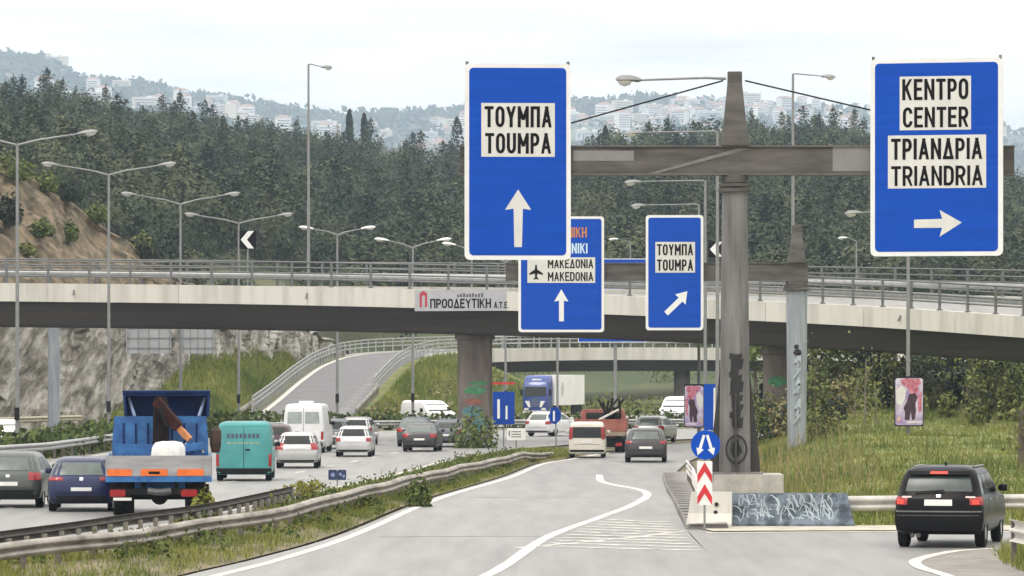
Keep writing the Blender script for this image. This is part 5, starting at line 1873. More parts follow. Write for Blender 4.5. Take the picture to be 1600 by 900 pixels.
b.loft([[(x, y, z) for x, y in ((-w, 4.62), (w, 4.62), (w, 4.72), (-w, 4.72))] for w, z in ((1.26, TZ(744)), (1.24, TZ(690)), (1.19, TZ(654)))])
b.build('headboard', tb, truck)
b = MB()
for k in range(7):
    b.box((-.95 + k * .315, 4.60, (TZ(738) + TZ(662)) / 2), (.05, .03, (TZ(662) - TZ(738)) * .92))
b.build('headboard_rib', tb_dark, truck)
# cab with hollow air deflector on its roof
b = MB()
b.loft([[(x, y, z) for x, y in rrect(-w, 4.95, w, 6.85 - k, .15, 4)] for w, z, k in ((1.15, .55, 0), (1.18, 1.3, 0), (1.12, 2.3, .25), (1.05, TZ(656), .45))])
b.build('cab', tb, truck, smooth=35)
zt, zb_ = TZ(616), TZ(655)
b = MB()
b.plate([(TX(188), zt), (TX(330), zt), (TX(328), zb_), (TX(324), zb_), (TX(326), zt - .08), (TX(192), zt - .08), (TX(195), zb_), (TX(191), zb_)], 4.9, 5.6)
b.plate([(TX(190), zb_), (TX(328), zb_), (TX(329), zt), (TX(189), zt)], 5.62, 5.70)
b.plate(rrect(TX(187), zt + .005, TX(331), zt + .06, .03, 2), 4.85, 5.72)
b.build('air_deflector', tb_dark, truck)
for a, c_ in (((197, 624), (207, 654)), ((322, 624), (312, 654))):
    b = MB(); b.bar((TX(a[0]), 5.25, TZ(a[1])), (TX(c_[0]), 4.95, TZ(c_[1])), .07, .05); b.build('deflector_strut', mat('strut_pale', (.25, .33, .52), .5), truck)
# loading crane
cr_red = mat('crane_maroon', (.02, .007, .007), .7, scale=2.5, col2=(.055, .014, .012), spec=.15)
cr_dark = mat('crane_dark', (.012, .007, .008), .7, var=.3, spec=.15)
b = MB(); b.loft([[(TX(250) + x * k, 4.3 + y * k, z) for x, y in rrect(-.21, -.2, .21, .2, .06, 3)] for z, k in ((TZ(742), 1.1), (TZ(690), 1), (TZ(635), .95), (TZ(622), .7))]); b.build('crane_column', cr_dark, truck)
b = MB(); b.bar((TX(243), 4.1, TZ(628)), (TX(279), 3.9, TZ(672)), .22, .24); b.build('crane_boom', cr_red, truck)
b = MB(); b.bar((TX(262), 4.02, TZ(654)), (TX(268), 3.98, TZ(660)), .245, .265); b.build('boom_band', sign_white, truck)
b = MB(); b.bar((TX(276), 3.92, TZ(668)), (TX(292), 3.8, TZ(688)), .12, .14); b.bar((TX(284), 3.84, TZ(676)), (TX(297), 3.7, TZ(691)), .10, .14); b.build('crane_tip', mat('crane_orange', (.52, .20, .06), .5, var=.2), truck)
b = MB(); b.tube([(TX(248), 3.95, TZ(640)), (TX(262), 3.85, TZ(672))], .06, 8); b.build('hydraulic_cylinder', frame_black, truck)
for x, w in ((186, .34), (339, .30)):
    b = MB()
    b.loft([[(TX(x) + xx * k, 5.2 + yy * k, z) for xx, yy in rrect(-w / 2, -.12, w / 2, .12, .05, 3)] for z, k in ((TZ(714), .7), (TZ(700), 1), (TZ(678), 1), (TZ(672), .6))])
    b.bar((TX(x), 5.3, TZ(690)), (TX(x) * .86, 5.5, TZ(688)), .05)
    b.build('side_mirror', mat('mirror_brown', (.06, .03, .015), .5, var=.4, scale=5), truck)
# chassis
for sx in (-1, 1):
    b = MB(); b.box((sx * .42, 3.2, .82), (.1, 6.2, .24)); b.build('chassis_rail', frame_black, truck)
b = MB(); b.tube([(-.95, 1.3, .5), (.95, 1.3, .5)], .09, 8); b.tube([(0, 1.15, .5), (0, 1.45, .5)], .22, 12); b.build('rear_axle', frame_black, truck)
b = MB(); b.box((0, .06, TZ(768)), (2.2, .08, .16)); b.build('under_run_bar', frame_black, truck)
b = MB(); b.tube([(-.28, .02, TZ(767)), (-.1, -.02, TZ(769)), (.1, -.02, TZ(769)), (.28, .02, TZ(767))], .09, 8); b.build('tow_hook', mat('tow_grey', (.10, .10, .10), .6, metal=.3), truck)
for x0, x1 in ((172, 196), (283, 308)):
    b = MB(); b.plate(rrect(TX(x0), TZ(776), TX(x1), TZ(765), .03, 3), -.0, .08); b.build('tail_light', tail_red, truck)
b = MB(); b.plate(rrect(TX(177), TZ(782), TX(206), TZ(777.5), .02, 2), -.02, .02); b.build('number_plate', plate_white, truck)
for sx in (-1, 1):
    b = MB(); b.box((sx * .98, .35, .62), (.52, .02, .42)); b.build('mud_flap', frame_black, truck)
    for y, ww, x in ((1.3, .52, .90), (5.9, .27, 1.02)):
        b = MB()
        n_ = 24
        b.loft([[(xx, .46 * k * math.cos(2 * PI * q / n_), .46 * k * math.sin(2 * PI * q / n_)) for q in range(n_)] for xx, k in ((-ww / 2, .9), (-ww / 2 + .05, 1), (-.03, 1), (0, .9), (.03, 1), (ww / 2 - .05, 1), (ww / 2, .9))])
        wv = b.build('wheel', tyre_mat, truck, smooth=35)
        wv.location = (sx * x, y, .46)
        b = MB(); b.loft([[(xx, r_ * math.cos(2 * PI * q / n_), r_ * math.sin(2 * PI * q / n_)) for q in range(n_)] for xx, r_ in ((sx * ww / 2, .27), (sx * (ww / 2 + .02), .25), (sx * (ww / 2 - .06), .1))]); b.build('rim', rim_mat, wv)
b = MB()
for x, y in ((306, 696), (318, 698), (288, 697)):
    b.bar((TX(x), 3.2, TZ(y + 14)), (TX(x) + random.uniform(-.08, .08), 3.3, TZ(y)), .05, .04)
b.build('load_strap', sign_back, truck)
b = MB(); b.bar((-1.15, 3.6, TZ(706)), (1.15, 3.6, TZ(709)), .30, .28); b.bar((.2, 3.3, TZ(708)), (1.1, 3.2, TZ(700)), .22, .2); b.build('tarpaulin', tb, truck)
# white sack lying in the bed
b = MB()
rings = []
for z, k in ((0, .95), (.12, 1.1), (.45, 1.08), (.68, .98), (.80, .75), (.84, .3)):
    rings.append([(.42 * k * math.cos(a) * (1 + .12 * noise.noise(Vector((math.cos(a) * 2, math.sin(a) * 2, z * 3)))), .38 * k * math.sin(a), z + .05 * noise.noise(Vector((math.cos(a) * 3, z, 5)))) for a in (2 * PI * q / 20 for q in range(20))])
b.loft(rings)
o = b.build('sack', mat('sack_white', (.70, .69, .66), .8, var=.12, scale=4, bump=.3), smooth=50)
o.location = ((240 - 800) * s_ + .25, TY + 1.6, TZ(744))
tag(o, 'bulging white sack standing in the bed of the blue truck', 'sack')

# ------------------------------------------------------------------ red brown dropside truck ahead
RY = 212.0
s_ = RY / F
rt = thing('flatbed_truck', 'red brown dropside truck loaded with scrap ahead of the cream hatchback', 'truck', ((938 - 800) * s_, RY, -.42), -R(2.5))
UX = lambda px: (px - 938) * s_
UZ = lambda py: CH + .42 - (py - HY) * s_
rb = mat('truck_rust_red', (.20, .055, .04), .6, scale=2, col2=(.33, .115, .085))
b = MB(); b.plate(rrect(UX(897), UZ(674), UX(979), UZ(655), .03, 2), -.04, .03); b.build('tailgate', rb, rt)
for sx in (-1, 1):
    b = MB(); b.box((sx * 1.22, 2.4, UZ(664)), (.05, 4.7, .58)); b.build('side_board', rb, rt)
    b = MB(); b.box((sx * .42, 3, UZ(690)), (.1, 6, .2)); b.build('chassis_rail', frame_black, rt)
    for y, ww, x in ((1.2, .5, .92), (5.6, .27, 1.0)):
        b = MB(); b.loft([[(xx, .45 * k * math.cos(2 * PI * q / 18), .45 * k * math.sin(2 * PI * q / 18)) for q in range(18)] for xx, k in ((-ww / 2, .9), (-ww / 2 + .05, 1), (-.03, 1), (0, .88), (.03, 1), (ww / 2 - .05, 1), (ww / 2, .9))])
        wv = b.build('wheel', tyre_mat, rt, smooth=35)
        wv.location = (sx * x, y, .45)
b = MB(); b.box((0, 2.4, UZ(674)), (2.4, 4.7, .1)); b.build('bed_floor', frame_black, rt)
b = MB(); b.plate(rrect(UX(900), UZ(681), UX(977), UZ(674.5), .02, 2), -.06, .1); b.build('rear_sill', mat('sill_tan', (.26, .2, .15), .6, var=.2), rt)
for x0, x1 in ((904, 914), (962, 972)):
    b = MB(); b.plate(rrect(UX(x0), UZ(697), UX(x1), UZ(692), .02, 2), .0, .06); b.build('tail_light', tail_red, rt)
b = MB(); b.plate(rrect(UX(905), UZ(699), UX(972), UZ(684), .02, 2), .1, .16); b.build('under_run_bar', frame_black, rt)
b = MB(); b.loft([[(x, y, z) for x, y in rrect(-w, 4.95, w, 6.7, .12, 3)] for w, z in ((1.1, .5), (1.12, 1.3), (1.05, 1.9), (.98, 2.0))]); b.build('cab', rb, rt, smooth=35)
b = MB(); b.plate(rrect(-.8, 1.5, .8, 1.85, .08, 3), 4.90, 4.94); b.build('rear_window', glass_dark, rt)
d_ = Vector((math.sin(R(2.5)), math.cos(R(2.5)), 0))
def load(name, label, px, py, dy, mb, m, smooth=None):
    o = mb.build(name, m, smooth=smooth)
    o.location = (((px - 800) * s_) + d_.x * dy, RY + dy, UZ(672) - .42)
    tag(o, label, 'scrap')
b = MB(); b.bar((-.75, 0, .15), (.75, .1, .95), .9, .06); b.bar((-.8, .2, .1), (.1, .3, .5), .7, .05); load('scrap_sheet', 'pale bent sheet leaning on the load of the red brown truck', 940, 0, 2.0, b, mat('scrap_pale', (.5, .5, .46), .6, var=.25))
b = MB()
for k in range(9):
    a = Vector((random.uniform(-.5, .5), random.uniform(-.4, .4), .1))
    b.tube([a, a + Vector((random.uniform(-.3, .4), .1, random.uniform(.5, .8))), a + Vector((random.uniform(-.4, .5), .2, random.uniform(.9, 1.45)))], .055, 6)
load('scrap_pile', 'tangle of black scrap sticking up from the red brown truck', 954, 0, 2.4, b, frame_black)
b = MB()
for k in range(6):
    b.box((random.uniform(-1, 1), random.uniform(-.8, .8), .2 + .1 * random.random()), (random.uniform(.4, .8), random.uniform(.3, .7), random.uniform(.3, .5)), rz=random.random() * 3)
load('scrap_pile', 'dark heap filling the bed of the red brown truck', 930, 0, 2.5, b, mat('scrap_dark', (.05, .07, .055), .7, var=.4))

# ------------------------------------------------------------------ blue lorry with white box trailer
LY = 352.0
s_ = LY / F
lo = lorry_root = thing('lorry', 'blue cab lorry with a long white box trailer coming round the bend', 'truck', ((836 - 800) * s_, LY, -.42), R(-14))
w_ = 1.25
cabm = mat('lorry_blue', (.02, .05, .24), .35, var=.15, scale=1.2, coat=.4)
b = MB(); b.loft([[(x, y, z) for x, y in rrect(-w_, 0 + k, w_, 2.2, .2, 4)] for z, k in ((.4, .05), (1.2, 0), (1.9, .02), (2.9, .22), (3.3, .45))]); b.build('cab', cabm, lo, smooth=35)
b = MB(); b.loft([[(x, y, z) for x, y in rrect(-w_ * k, .5 + .5 * q, w_ * k, 2.2, .15, 4)] for z, k, q in ((3.31, 1, 0), (3.7, .97, .6), (3.95, .9, 1.4))]); b.build('roof_fairing', cabm, lo, smooth=35)
b = MB(); b.add([(-1.1, -.02, 1.95), (1.1, -.02, 1.95), (1.05, .18, 2.85), (-1.05, .18, 2.85), (-1.1, .06, 1.95), (1.1, .06, 1.95), (1.05, .26, 2.85), (-1.05, .26, 2.85)], [(0, 1, 2, 3), (7, 6, 5, 4), (0, 4, 5, 1), (2, 6, 7, 3), (1, 5, 6, 2), (0, 3, 7, 4)]); b.build('windscreen', glass_dark, lo)
b = MB(); b.plate([(-.55, .95), (.55, .95), (.3, 1.75), (-.3, 1.75)], -.03, .02); b.build('grille', mat('grille_grey', (.08, .10, .18), .5), lo)
b = MB(); b.plate([(-1.0, 1.5), (-.55, 1.5), (-.45, .9), (-.65, .9)], -.035, .01); b.plate([(1.0, 1.5), (.55, 1.5), (.45, .9), (.65, .9)], -.035, .01); b.build('stripe', sign_white, lo)
for sx in (-1, 1):
    b = MB(); b.plate(rrect(sx * .85 - .22, .62, sx * .85 + .22, .82, .04, 3), -.03, .02); b.build('headlight', lamp_glass, lo)
    b = MB(); b.box((sx * 1.42, .35, 2.3), (.18, .12, .6)); b.build('mirror', plastic_black, lo)
b = MB(); b.plate(rrect(-1.2, .3, 1.2, .58, .05, 3), -.04, .05); b.build('bumper', mat('bumper_white', (.5, .5, .5), .5), lo)
b = MB(); b.plate(rrect(-.45, 3.42, .45, 3.62, .03, 3), .62, .80); b.build('name_board', sign_white, lo)
b = MB(); b.loft([[(x, y, z) for x, y in rrect(-1.28, 2.8, 1.28, 15.5, .06, 2)] for z in (1.05, 3.95)]); tr = b.build('trailer', mat('trailer_white', (.80, .80, .78), .5, var=.06, scale=.6), lo)
b = MB(); b.plate([(-6.0 + .5 * math.cos(2 * PI * k / 20), 2.6 + .7 * math.sin(2 * PI * k / 20)) for k in range(20)], 1.285, 1.30); o = b.build('emblem', mat('emblem_grey', (.45, .45, .46), .6), tr); o.rotation_euler = (0, 0, -PI / 2)
for y in (1.1, 4.2, 11.5, 12.8, 14.1):
    for sx in (-1, 1):
        b = MB(); b.tube([(sx * .9, y, .5), (sx * 1.24, y, .5)], .5, 18); b.build('wheel', tyre_mat, lo, smooth=40)

lo.scale = (.82, .82, .82)
# ------------------------------------------------------------------ vegetation
def crown_pine(H, rad, n_cl, per, size):
    """open, tiered crown: clumps of needle sprays on whorled limbs"""
    cs = []
    for i in range(n_cl):
        t = (i + .5) / n_cl
        z = H * (.22 + .76 * t)
        r = rad * (1 - t) ** .75 * (.55 + .6 * rng.random()) + .12
        a = i * 2.4 + rng.random()
        c = np.array([r * .75 * math.cos(a), r * .75 * math.sin(a), z])
        cs.append(c + rng.normal(size=(per, 3)) * np.array([r * .38 + .15, r * .38 + .15, H * .045]))
    top = np.array([0, 0, H * .97]) + rng.normal(size=(per // 2, 3)) * np.array([.18, .18, H * .05])
    return np.concatenate(cs + [top])
def crown_round(H, rad, n_cl, per, z0=.35):
    cs = []
    for i in range(n_cl):
        d = rng.normal(size=3)
        d /= np.linalg.norm(d)
        k = rng.random() ** .4
        c = np.array([0, 0, H * (z0 + 1) / 2]) + d * k * np.array([rad, rad, H * (1 - z0) / 2]) * .85
        cs.append(c + rng.normal(size=(per, 3)) * rad * .2)
    return np.concatenate(cs)
def trunk_mb(H, r, lean=.0, limbs=5, spread=1.0, z0=.35):
    b = MB()
    px_ = [(0, 0, -.3), (lean * .3, 0, H * .3), (lean * .7, .05, H * .65), (lean, 0, H * .92)]
    b.tube(px_, [r, r * .75, r * .45, r * .12], 7)
    for k in range(limbs):
        t = z0 + (.85 - z0) * k / max(1, limbs)
        a = k * 2.4
        p = Vector((lean * t, 0, H * t))
        e = p + Vector((math.cos(a), math.sin(a), .45)) * spread * (1.1 - t)
        b.tube([p, p.lerp(e, .5) + Vector((0, 0, -.06)), e], [r * .32, r * .22, r * .06], 5)
    return b
def make_tree(name, label, cat, loc, H, rad, kind, leafm, barkm, group, n_cl, per, size, tint=0.3, lean=0.0, z0=.35, trunk_r=None):
    t_ = thing(name, label, cat, loc, 0, group)
    trunk_mb(H, trunk_r or H * .018 + .03, lean, 6, rad * .8, z0).build('trunk', barkm, t_)
    c = crown_pine(H, rad, n_cl, per, size) if kind == 'pine' else crown_round(H, rad, n_cl, per, z0)
    c[:, 0] += lean * c[:, 2] / H
    v, f = leaves_out(c, np.array([0, 0, H * (z0 + 1) / 2]), size, .45)
    tn = np.repeat(tint + .12 * rng.normal(size=len(c)).clip(-1.5, 1.5), 4)
    np_mesh('crown', v, f, leafm, tn, t_)
    return t_

# ---- pine wood on the hillside: single trees along the skyline, the mass below as one wood
variants = []
for k in range(5):
    H = (8.0, 9.2, 7.0, 10.0, 6.2)[k]
    c = crown_round(H, (3.0, 2.7, 3.4, 2.3, 3.0)[k], (26, 26, 28, 26, 20)[k], (34, 34, 34, 26, 36)[k], (.28, .22, .35, .2, .15)[k]) if k != 3 else crown_pine(H, 2.3, 28, 26, .8)
    v, f = leaves_out(c, np.array([0, 0, H * .55]), .36, .42)
    variants.append((v, f))
pv, pf, pt = [], [], []
nvert = 0
def put(v, f, x, y, z, s, tint):
    global nvert
    a = rng.random() * 6.28
    ca, sa = math.cos(a), math.sin(a)
    w = v * s
    w = np.stack([w[:, 0] * ca - w[:, 1] * sa + x, w[:, 0] * sa + w[:, 1] * ca + y, w[:, 2] + z], 1)
    pv.append(w)
    pf.append(f + nvert)
    pt.append(np.full(len(v), tint))
    nvert += len(v)
y = 455.0
while y < 915:
    step = 3.7 + (y - 400) * .0028
    X = -.165 * y
    while X < .165 * y:
        xx, yy = X + rng.normal() * 1.5, y + rng.normal() * 1.5
        p = 800 + F * xx / yy
        ridge = 905
        clear = fbm(xx * .02 + 3, yy * .012)
        d_open = math.exp(-((p - 170) / 90) ** 2 - ((yy - 760) / 55) ** 2)     # the pale clearing at the upper left
        keep = clear < .42 - .9 * d_open and yy < ridge
        if keep:
            k = int(rng.integers(0, 5))
            t_ = .20 + .24 * fbm(xx * .015, yy * .01, 9) + .22 * rng.normal()
            put(*variants[k], xx, yy, hill_z(xx, yy) - .3, float(.48 + .75 * rng.random() ** 1.8), t_)
        X += step * (.8 + .5 * rng.random())
    y += step * .95
wood = np_mesh('pine_wood', np.concatenate(pv), np.concatenate(pf), pine_leaf, np.concatenate(pt))
tag(wood, 'dense dark pine wood covering the hillside behind the flyover', 'wood', kind='stuff')
# skyline pines
sky_pts = [p for p in range(-60, 1680, 21)]
protos = []
for k in range(4):
    protos.append(make_tree('pine_tree', 'dark pine standing on the skyline of the wooded hill', 'tree', (0, 2000, -80), (8.4, 9.6, 7.4, 8.8)[k], (2.3, 2.1, 2.6, 2.4)[k], 'pine' if k == 1 else 'round', pine_leaf, bark, 'skyline pines on the hill', 22, 36, .34, .25, 0, .3))
used = [0] * 4
for i, p in enumerate(sky_pts):
    k = int(rng.integers(0, 4))
    o = protos[k] if not used[k] else copy_tree(protos[k])
    used[k] = 1
    Y = 893 + 16 * rng.random()
    X = (p + rng.normal() * 8 - 800) * Y / F
    o.location = (X, Y, hill_z(X, Y) - .4)
    s_ = .62 + .42 * rng.random()
    o.scale = (s_ * (.9 + .3 * rng.random()), s_, s_ * (.95 + .15 * rng.random()))
    o.rotation_euler = (0, 0, rng.random() * 6.28)
# cypresses
def cypress(label, px, ytop, ybot, Y, rad):
    a, c_ = A(px, ytop, Y), A(px, ybot, Y)
    H = a.z - c_.z
    t_ = thing('cypress_tree', label, 'tree', c_)
    MB().tube([(0, 0, -.3), (0, 0, H * .9)], [.16, .04], 6).build('trunk', bark, t_)
    z = rng.random(900)
    r = rad * np.sin(np.clip(z * .92 + .08, 0, 1) * PI) ** .6 * rng.random(900) ** .4
    th = rng.random(900) * 6.28
    v, f = leaves(np.stack([r * np.cos(th), r * np.sin(th), (z * .97 + .02) * H], 1), .34)
    np_mesh('crown', v, f, dark_leaf, np.repeat(.2 + .15 * rng.random(900), 4), t_)
cypress('dark slim cypress, left of the pair on the skyline', 546, 170, 222, 885, .75)
cypress('dark slim cypress, right and shorter of the pair on the skyline', 569, 176, 222, 888, .7)
cypress('tall dark cypress at the left edge of the nearest blue board', 714, 182, 262, 880, 1.35)
cypress('dark cypress on the skyline between the nearest board and the mast', 946, 196, 240, 884, .8)

# ---- bushes
def bush_arrays(n, rx, rz_, size):
    d = rng.normal(size=(n, 3))
    d /= np.linalg.norm(d, axis=1)[:, None]
    k = rng.random(n) ** .33
    c = d * k[:, None] * np.array([rx, rx, rz_]) * (1 + .25 * np.sin(d[:, :1] * 5 + 1) * np.cos(d[:, 1:2] * 4))
    c[:, 2] = np.abs(c[:, 2] + rz_ * .5)
    return leaves_out(c, np.array([0, 0, rz_ * .4]), size, .6)
def bush(name, label, px, ytop, ybot, wpx, Y, leafm, n=700, size=.2, group=None, tint=.25, cat='bush'):
    a, c_ = A(px, ytop, Y), A(px, ybot, Y)
    H = a.z - c_.z
    t_ = thing(name, label, cat, c_, 0, group)
    b = MB()
    for k in range(5):
        an = k * 1.26
        b.tube([(0, 0, -.2), (.2 * math.cos(an) * H * .5, .2 * math.sin(an) * H * .5, H * .35), (.35 * math.cos(an) * H * .5, .35 * math.sin(an) * H * .5, H * .7)], [.05, .035, .012], 5)
    b.build('stem', bark, t_)
    v, f = bush_arrays(n, wpx * Y / F / 2, H * .66, size)
    np_mesh('foliage', v, f, leafm, np.repeat(tint + .12 * rng.normal(size=n), 4), t_)
    return t_
# under and beyond the flyover on the right
RB = [
    ('bushy_tree', 'dark bushy evergreen on the grass right of the poster board', 1493, 585, 672, 78, 228, dark_leaf, 1500, .2, 'tree', .2),
    ('bush', 'dark green bush behind the poster board, under the flyover', 1440, 556, 640, 110, 250, dark_leaf, 1500, .22, 'bush', .35),
    ('bush', 'olive bush to the right of the blue grey mast, under the flyover', 1300, 556, 665, 90, 240, bush_leaf, 1500, .22, 'bush', .2),
    ('bush', 'leafy olive bush between the blue grey mast and the poster board', 1362, 560, 668, 96, 238, olive_leaf, 1500, .22, 'bush', .05),
    ('bush', 'dense shadowy bush at the right edge under the flyover', 1585, 562, 660, 110, 246, bush_leaf, 1700, .23, 'bush', .12),
    ('bush', 'green bush between the dark evergreen and the right edge', 1540, 556, 645, 80, 254, bush_leaf, 1300, .22, 'bush', .2),
    ('bush', 'dark bush close beside the blue grey mast on its left', 1205, 580, 672, 52, 236, dark_leaf, 900, .2, 'bush', .4),
    ('bush', 'low russet thicket at the foot of the blue grey mast', 1285, 628, 706, 90, 196, olive_leaf, 1100, .16, 'bush', .3),
]
for nm, lb, px, yt, yb_, w, Y, lm, n, sz, ct, tn in RB:
    bush(nm, lb, px, yt, yb_, w, Y, lm, n, sz, None, tn, ct)
# background row of trees beyond the bridge at the right
for k, px in enumerate(range(1180, 1760, 44)):
    Y = 268 + 10 * rng.random()
    X = (px - 800) * Y / F
    t_ = make_tree('bushy_tree', 'dark tree in the row closing the gap below the flyover at the right', 'tree', (X, Y, 1.8), 4.6 + 1.2 * rng.random(), 1.6, 'round', (bush_leaf, dark_leaf, olive_leaf)[k % 3], bark, 'row of trees below the flyover at the right', 26, 30, .24, .15 + .1 * rng.random(), 0, .12)
# thin bare saplings on the grass
for k, (px, yt, yb_) in enumerate(((1350, 560, 702), (1370, 600, 700), (1333, 590, 690), (1528, 540, 648), (1570, 560, 650), (1597, 640, 740), (1272, 560, 690))):
    Y = (200, 205, 212, 228, 232, 150, 215)[k]
    a, c_ = A(px, yt, Y), A(px, yb_, Y)
    H = a.z - c_.z
    t_ = thing('sapling', ['pale thin sapling trunk left of the poster board', 'short pale sapling close to the poster board', 'thin sapling right of the blue grey mast', 'thin dark leaning trunk right of the dark evergreen', 'dark leaning trunk near the right edge under the flyover', 'thick dark trunk at the right edge above the black car', 'slender sapling hugging the blue grey mast'][k], 'sapling', c_)
    ln = (.1, -.1, .2, .35, .5, 0, .1)[k]
    MB().tube([(0, 0, -.3), (ln * .4, 0, H * .5), (ln, 0, H)], [.06, .045, .02] if k != 5 else [.16, .14, .1], 6).build('trunk', bark_pale if k < 3 else bark, t_)
    b = MB()
    for q in range(9):
        z = H * (.35 + .06 * q)
        an = q * 2.3
        b.tube([(ln * z / H, 0, z), (ln * z / H + .4 * math.cos(an), .4 * math.sin(an), z + .45)], [.018, .006], 4)
    b.build('twig', bark_pale if k < 3 else bark, t_)
    v, f = leaves(rng.normal(size=(130, 3)) * np.array([.35, .35, H * .18]) + np.array([ln * .7, 0, H * .72]), .12)
    np_mesh('foliage', v, f, olive_leaf, np.repeat(.3 + .2 * rng.random(130), 4), t_)

# shrubs on the sandy slope above the rock and on the upper left
SL = [(14, 300, 352, 44, dark_leaf, 'dark shrub at the left edge on the sandy slope'), (66, 342, 368, 40, bush_leaf, 'low shrub in the middle of the sandy slope'),
      (108, 346, 376, 30, bush_leaf, 'low shrub on the sandy slope just left of the second lamp'), (70, 268, 298, 50, bush_leaf, 'spreading green shrub on the crest of the sandy slope'),
      (104, 284, 314, 56, dark_leaf, 'large dark shrub on the crest of the sandy slope near the second lamp'), (152, 318, 346, 48, bush_leaf, 'big green shrub at the right foot of the sandy slope'),
      (222, 364, 396, 44, olive_leaf, 'bright green shrub beside the flyover railing, right of the second lamp'), (20, 240, 280, 80, bush_leaf, 'shrub at the left edge above the sandy slope'),
      (226, 366, 405, 60, dark_leaf, 'dark shrub above the railing near the third lamp'), (40, 380, 398, 34, olive_leaf, 'small olive tuft low on the sandy slope above the railing')]
for px, yt, yb_, w, lm, lb in SL:
    bush('bush', lb, px, yt, yb_, w, rock_Y(px, yb_) - .4, lm, 900, .2, None, .25)
# shrubs fringing the top of the grass on the right
for k in range(30):
    px = 1186 + 16 * k + 8 * rng.normal()
    Y = 204 + 34 * rng.random()
    X = (px - 800) * Y / F
    z = mound_z(X, Y)
    yb_ = HY - (z - CH) * F / Y
    h = 1.3 + 1.7 * rng.random()
    bush('bush', 'rough olive or dark shrub in the fringe above the grass at the right', px, yb_ - h * F / Y, yb_, 34 + 34 * rng.random(), Y, (bush_leaf, olive_leaf, dark_leaf, dry_grass_mat, olive_leaf)[k % 5], 420, .17, 'shrubs fringing the grass at the right', .1 + .25 * rng.random())
# median shrubs
for k, (px, yt, yb_, w, Y, lm, n) in enumerate(((320, 762, 822, 46, 108, yellow_leaf, 700), (480, 748, 782, 80, 133, yellow_leaf, 700), (655, 742, 795, 42, 121, bush_leaf, 700), (290, 800, 830, 50, 104, olive_leaf, 400), (742, 640, 705, 80, 224, bush_leaf, 900), (425, 768, 800, 60, 120, olive_leaf, 500), (930, 668, 690, 70, 226, dark_leaf, 500))):
    bush('bush', ['yellow flowering broom at the right rear wheel of the dump truck', 'yellowish flowering shrub on the median behind the dented rail', 'dark green tuft below the dented rail at the slip road edge', 'small olive shrub under the tail of the dump truck', 'ragged bush at the foot of the flyover pillar', 'olive shrub on the median beyond the turquoise van', 'dark low bush on the far median ahead of the cream hatchback'][k], px, yt, yb_, w, Y, lm, n, .10 if Y < 140 else .16, None, .3)
# hedge between the carriageways
hv = []
for i in range(119):
    a = hg[i]
    if a.y < 140:
        continue
    nx_ = 60 if a.x > -24 else 26
    hh = 1.15 if a.x < -12 else 1.0
    p = np.array([[a.x, a.y, zr(a.y)]]) + rng.random((nx_ * 3, 3)) * np.array([2.2, 1.6, hh]) + rng.normal(size=(nx_ * 3, 3)) * .12 - np.array([.9, .8, 0])
    hv.append(p)
hv = np.concatenate(hv)
hn = thing('hedge', 'long low dark green hedge between the two carriageways', 'hedge', (0, 0, 0))
v, f = leaves(hv, .26)
np_mesh('foliage', v, f, bush_leaf, np.repeat(.05 + .12 * rng.random(len(hv)), 4), hn)

# ---- grass: blades as one stuff object each
def blades(pts, h, w, tint, lean=.35):
    n = len(pts)
    a = rng.random(n) * 6.28
    hh = h * (.5 + rng.random(n))
    d = np.stack([np.cos(a), np.sin(a), np.zeros(n)], 1)
    l = rng.normal(size=(n, 3)) * lean
    l[:, 2] = 1
    tip = pts + l * hh[:, None]
    v = np.stack([pts - d * w / 2, pts + d * w / 2, tip], 1).reshape(-1, 3)
    return v, np.arange(3 * n).reshape(n, 3), np.repeat(tint, 3)
pts = []
for _ in range(90000):
    i = int(rng.integers(0, 90))
    q = median_pt(i, float(rng.random()))
    if fbm(q.x * .8, q.y * .3) < -.12 and rng.random() < .75:
        continue
    pts.append((q.x + rng.normal() * .05, q.y + rng.random() * 1.8, q.z - .03))
pts = np.array(pts)
tn = np.array([.15 + .4 * fbm(p[0] * .5, p[1] * .12, 2) + .18 * rng.random() for p in pts])
v, f, t_ = blades(pts, .17, .024, tn)
tag(np_mesh('grass', v, f, grass_mat, t_), 'rough green and straw coloured grass on the median between the left guardrails', 'grass', kind='stuff')
pts = []
for _ in range(120000):
    y = 107 + 150 * rng.random() ** 1.3
    x = mound_l(y) + .3 + 34 * rng.random() ** 1.3
    if x > .135 * y + 3:
        continue
    pts.append((x, y, mound_z(x, y) - .03))
pts = np.array(pts)
tn = np.array([.06 + .5 * fbm(p[0] * .22, p[1] * .07, 5) + .2 * fbm(p[0] * .9, p[1] * .2, 8) + .14 * rng.random() for p in pts])
v, f, t_ = blades(pts, .17, .05, tn)
tag(np_mesh('grass', v, f, grass_mat, t_), 'tall fresh green grass on the mound at the right', 'grass', kind='stuff')
pts = []
for _ in range(420):                                  # dry weeds around the masts
    y = 112 + 75 * rng.random()
    x = mound_l(y) + .2 + 4.5 * rng.random() ** 1.6
    pts.append((x, y, mound_z(x, y)))
pts = np.array(pts)
v, f, t_ = blades(pts, 1.15, .035, .4 + .4 * rng.random(len(pts)), .2)
tag(np_mesh('dry_weeds', v, f, dry_grass_mat, t_), 'tall dry brown weeds standing around the two gantry masts', 'weeds', kind='stuff')
pts = []
for _ in range(9000):
    y = 72 + 24 * rng.random()
    xl = ip(y, [70, 80, 86, 90, 94, 97], [9.6, 9.3, 9.35, 9.6, 10.6, 12.2])
    x = xl + .1 + 3.5 * rng.random()
    pts.append((x, y, .3 * sstep(0, 2, x - xl) - .05))
v, f, t_ = blades(np.array(pts), .3, .03, .1 + .4 * rng.random(len(pts)))
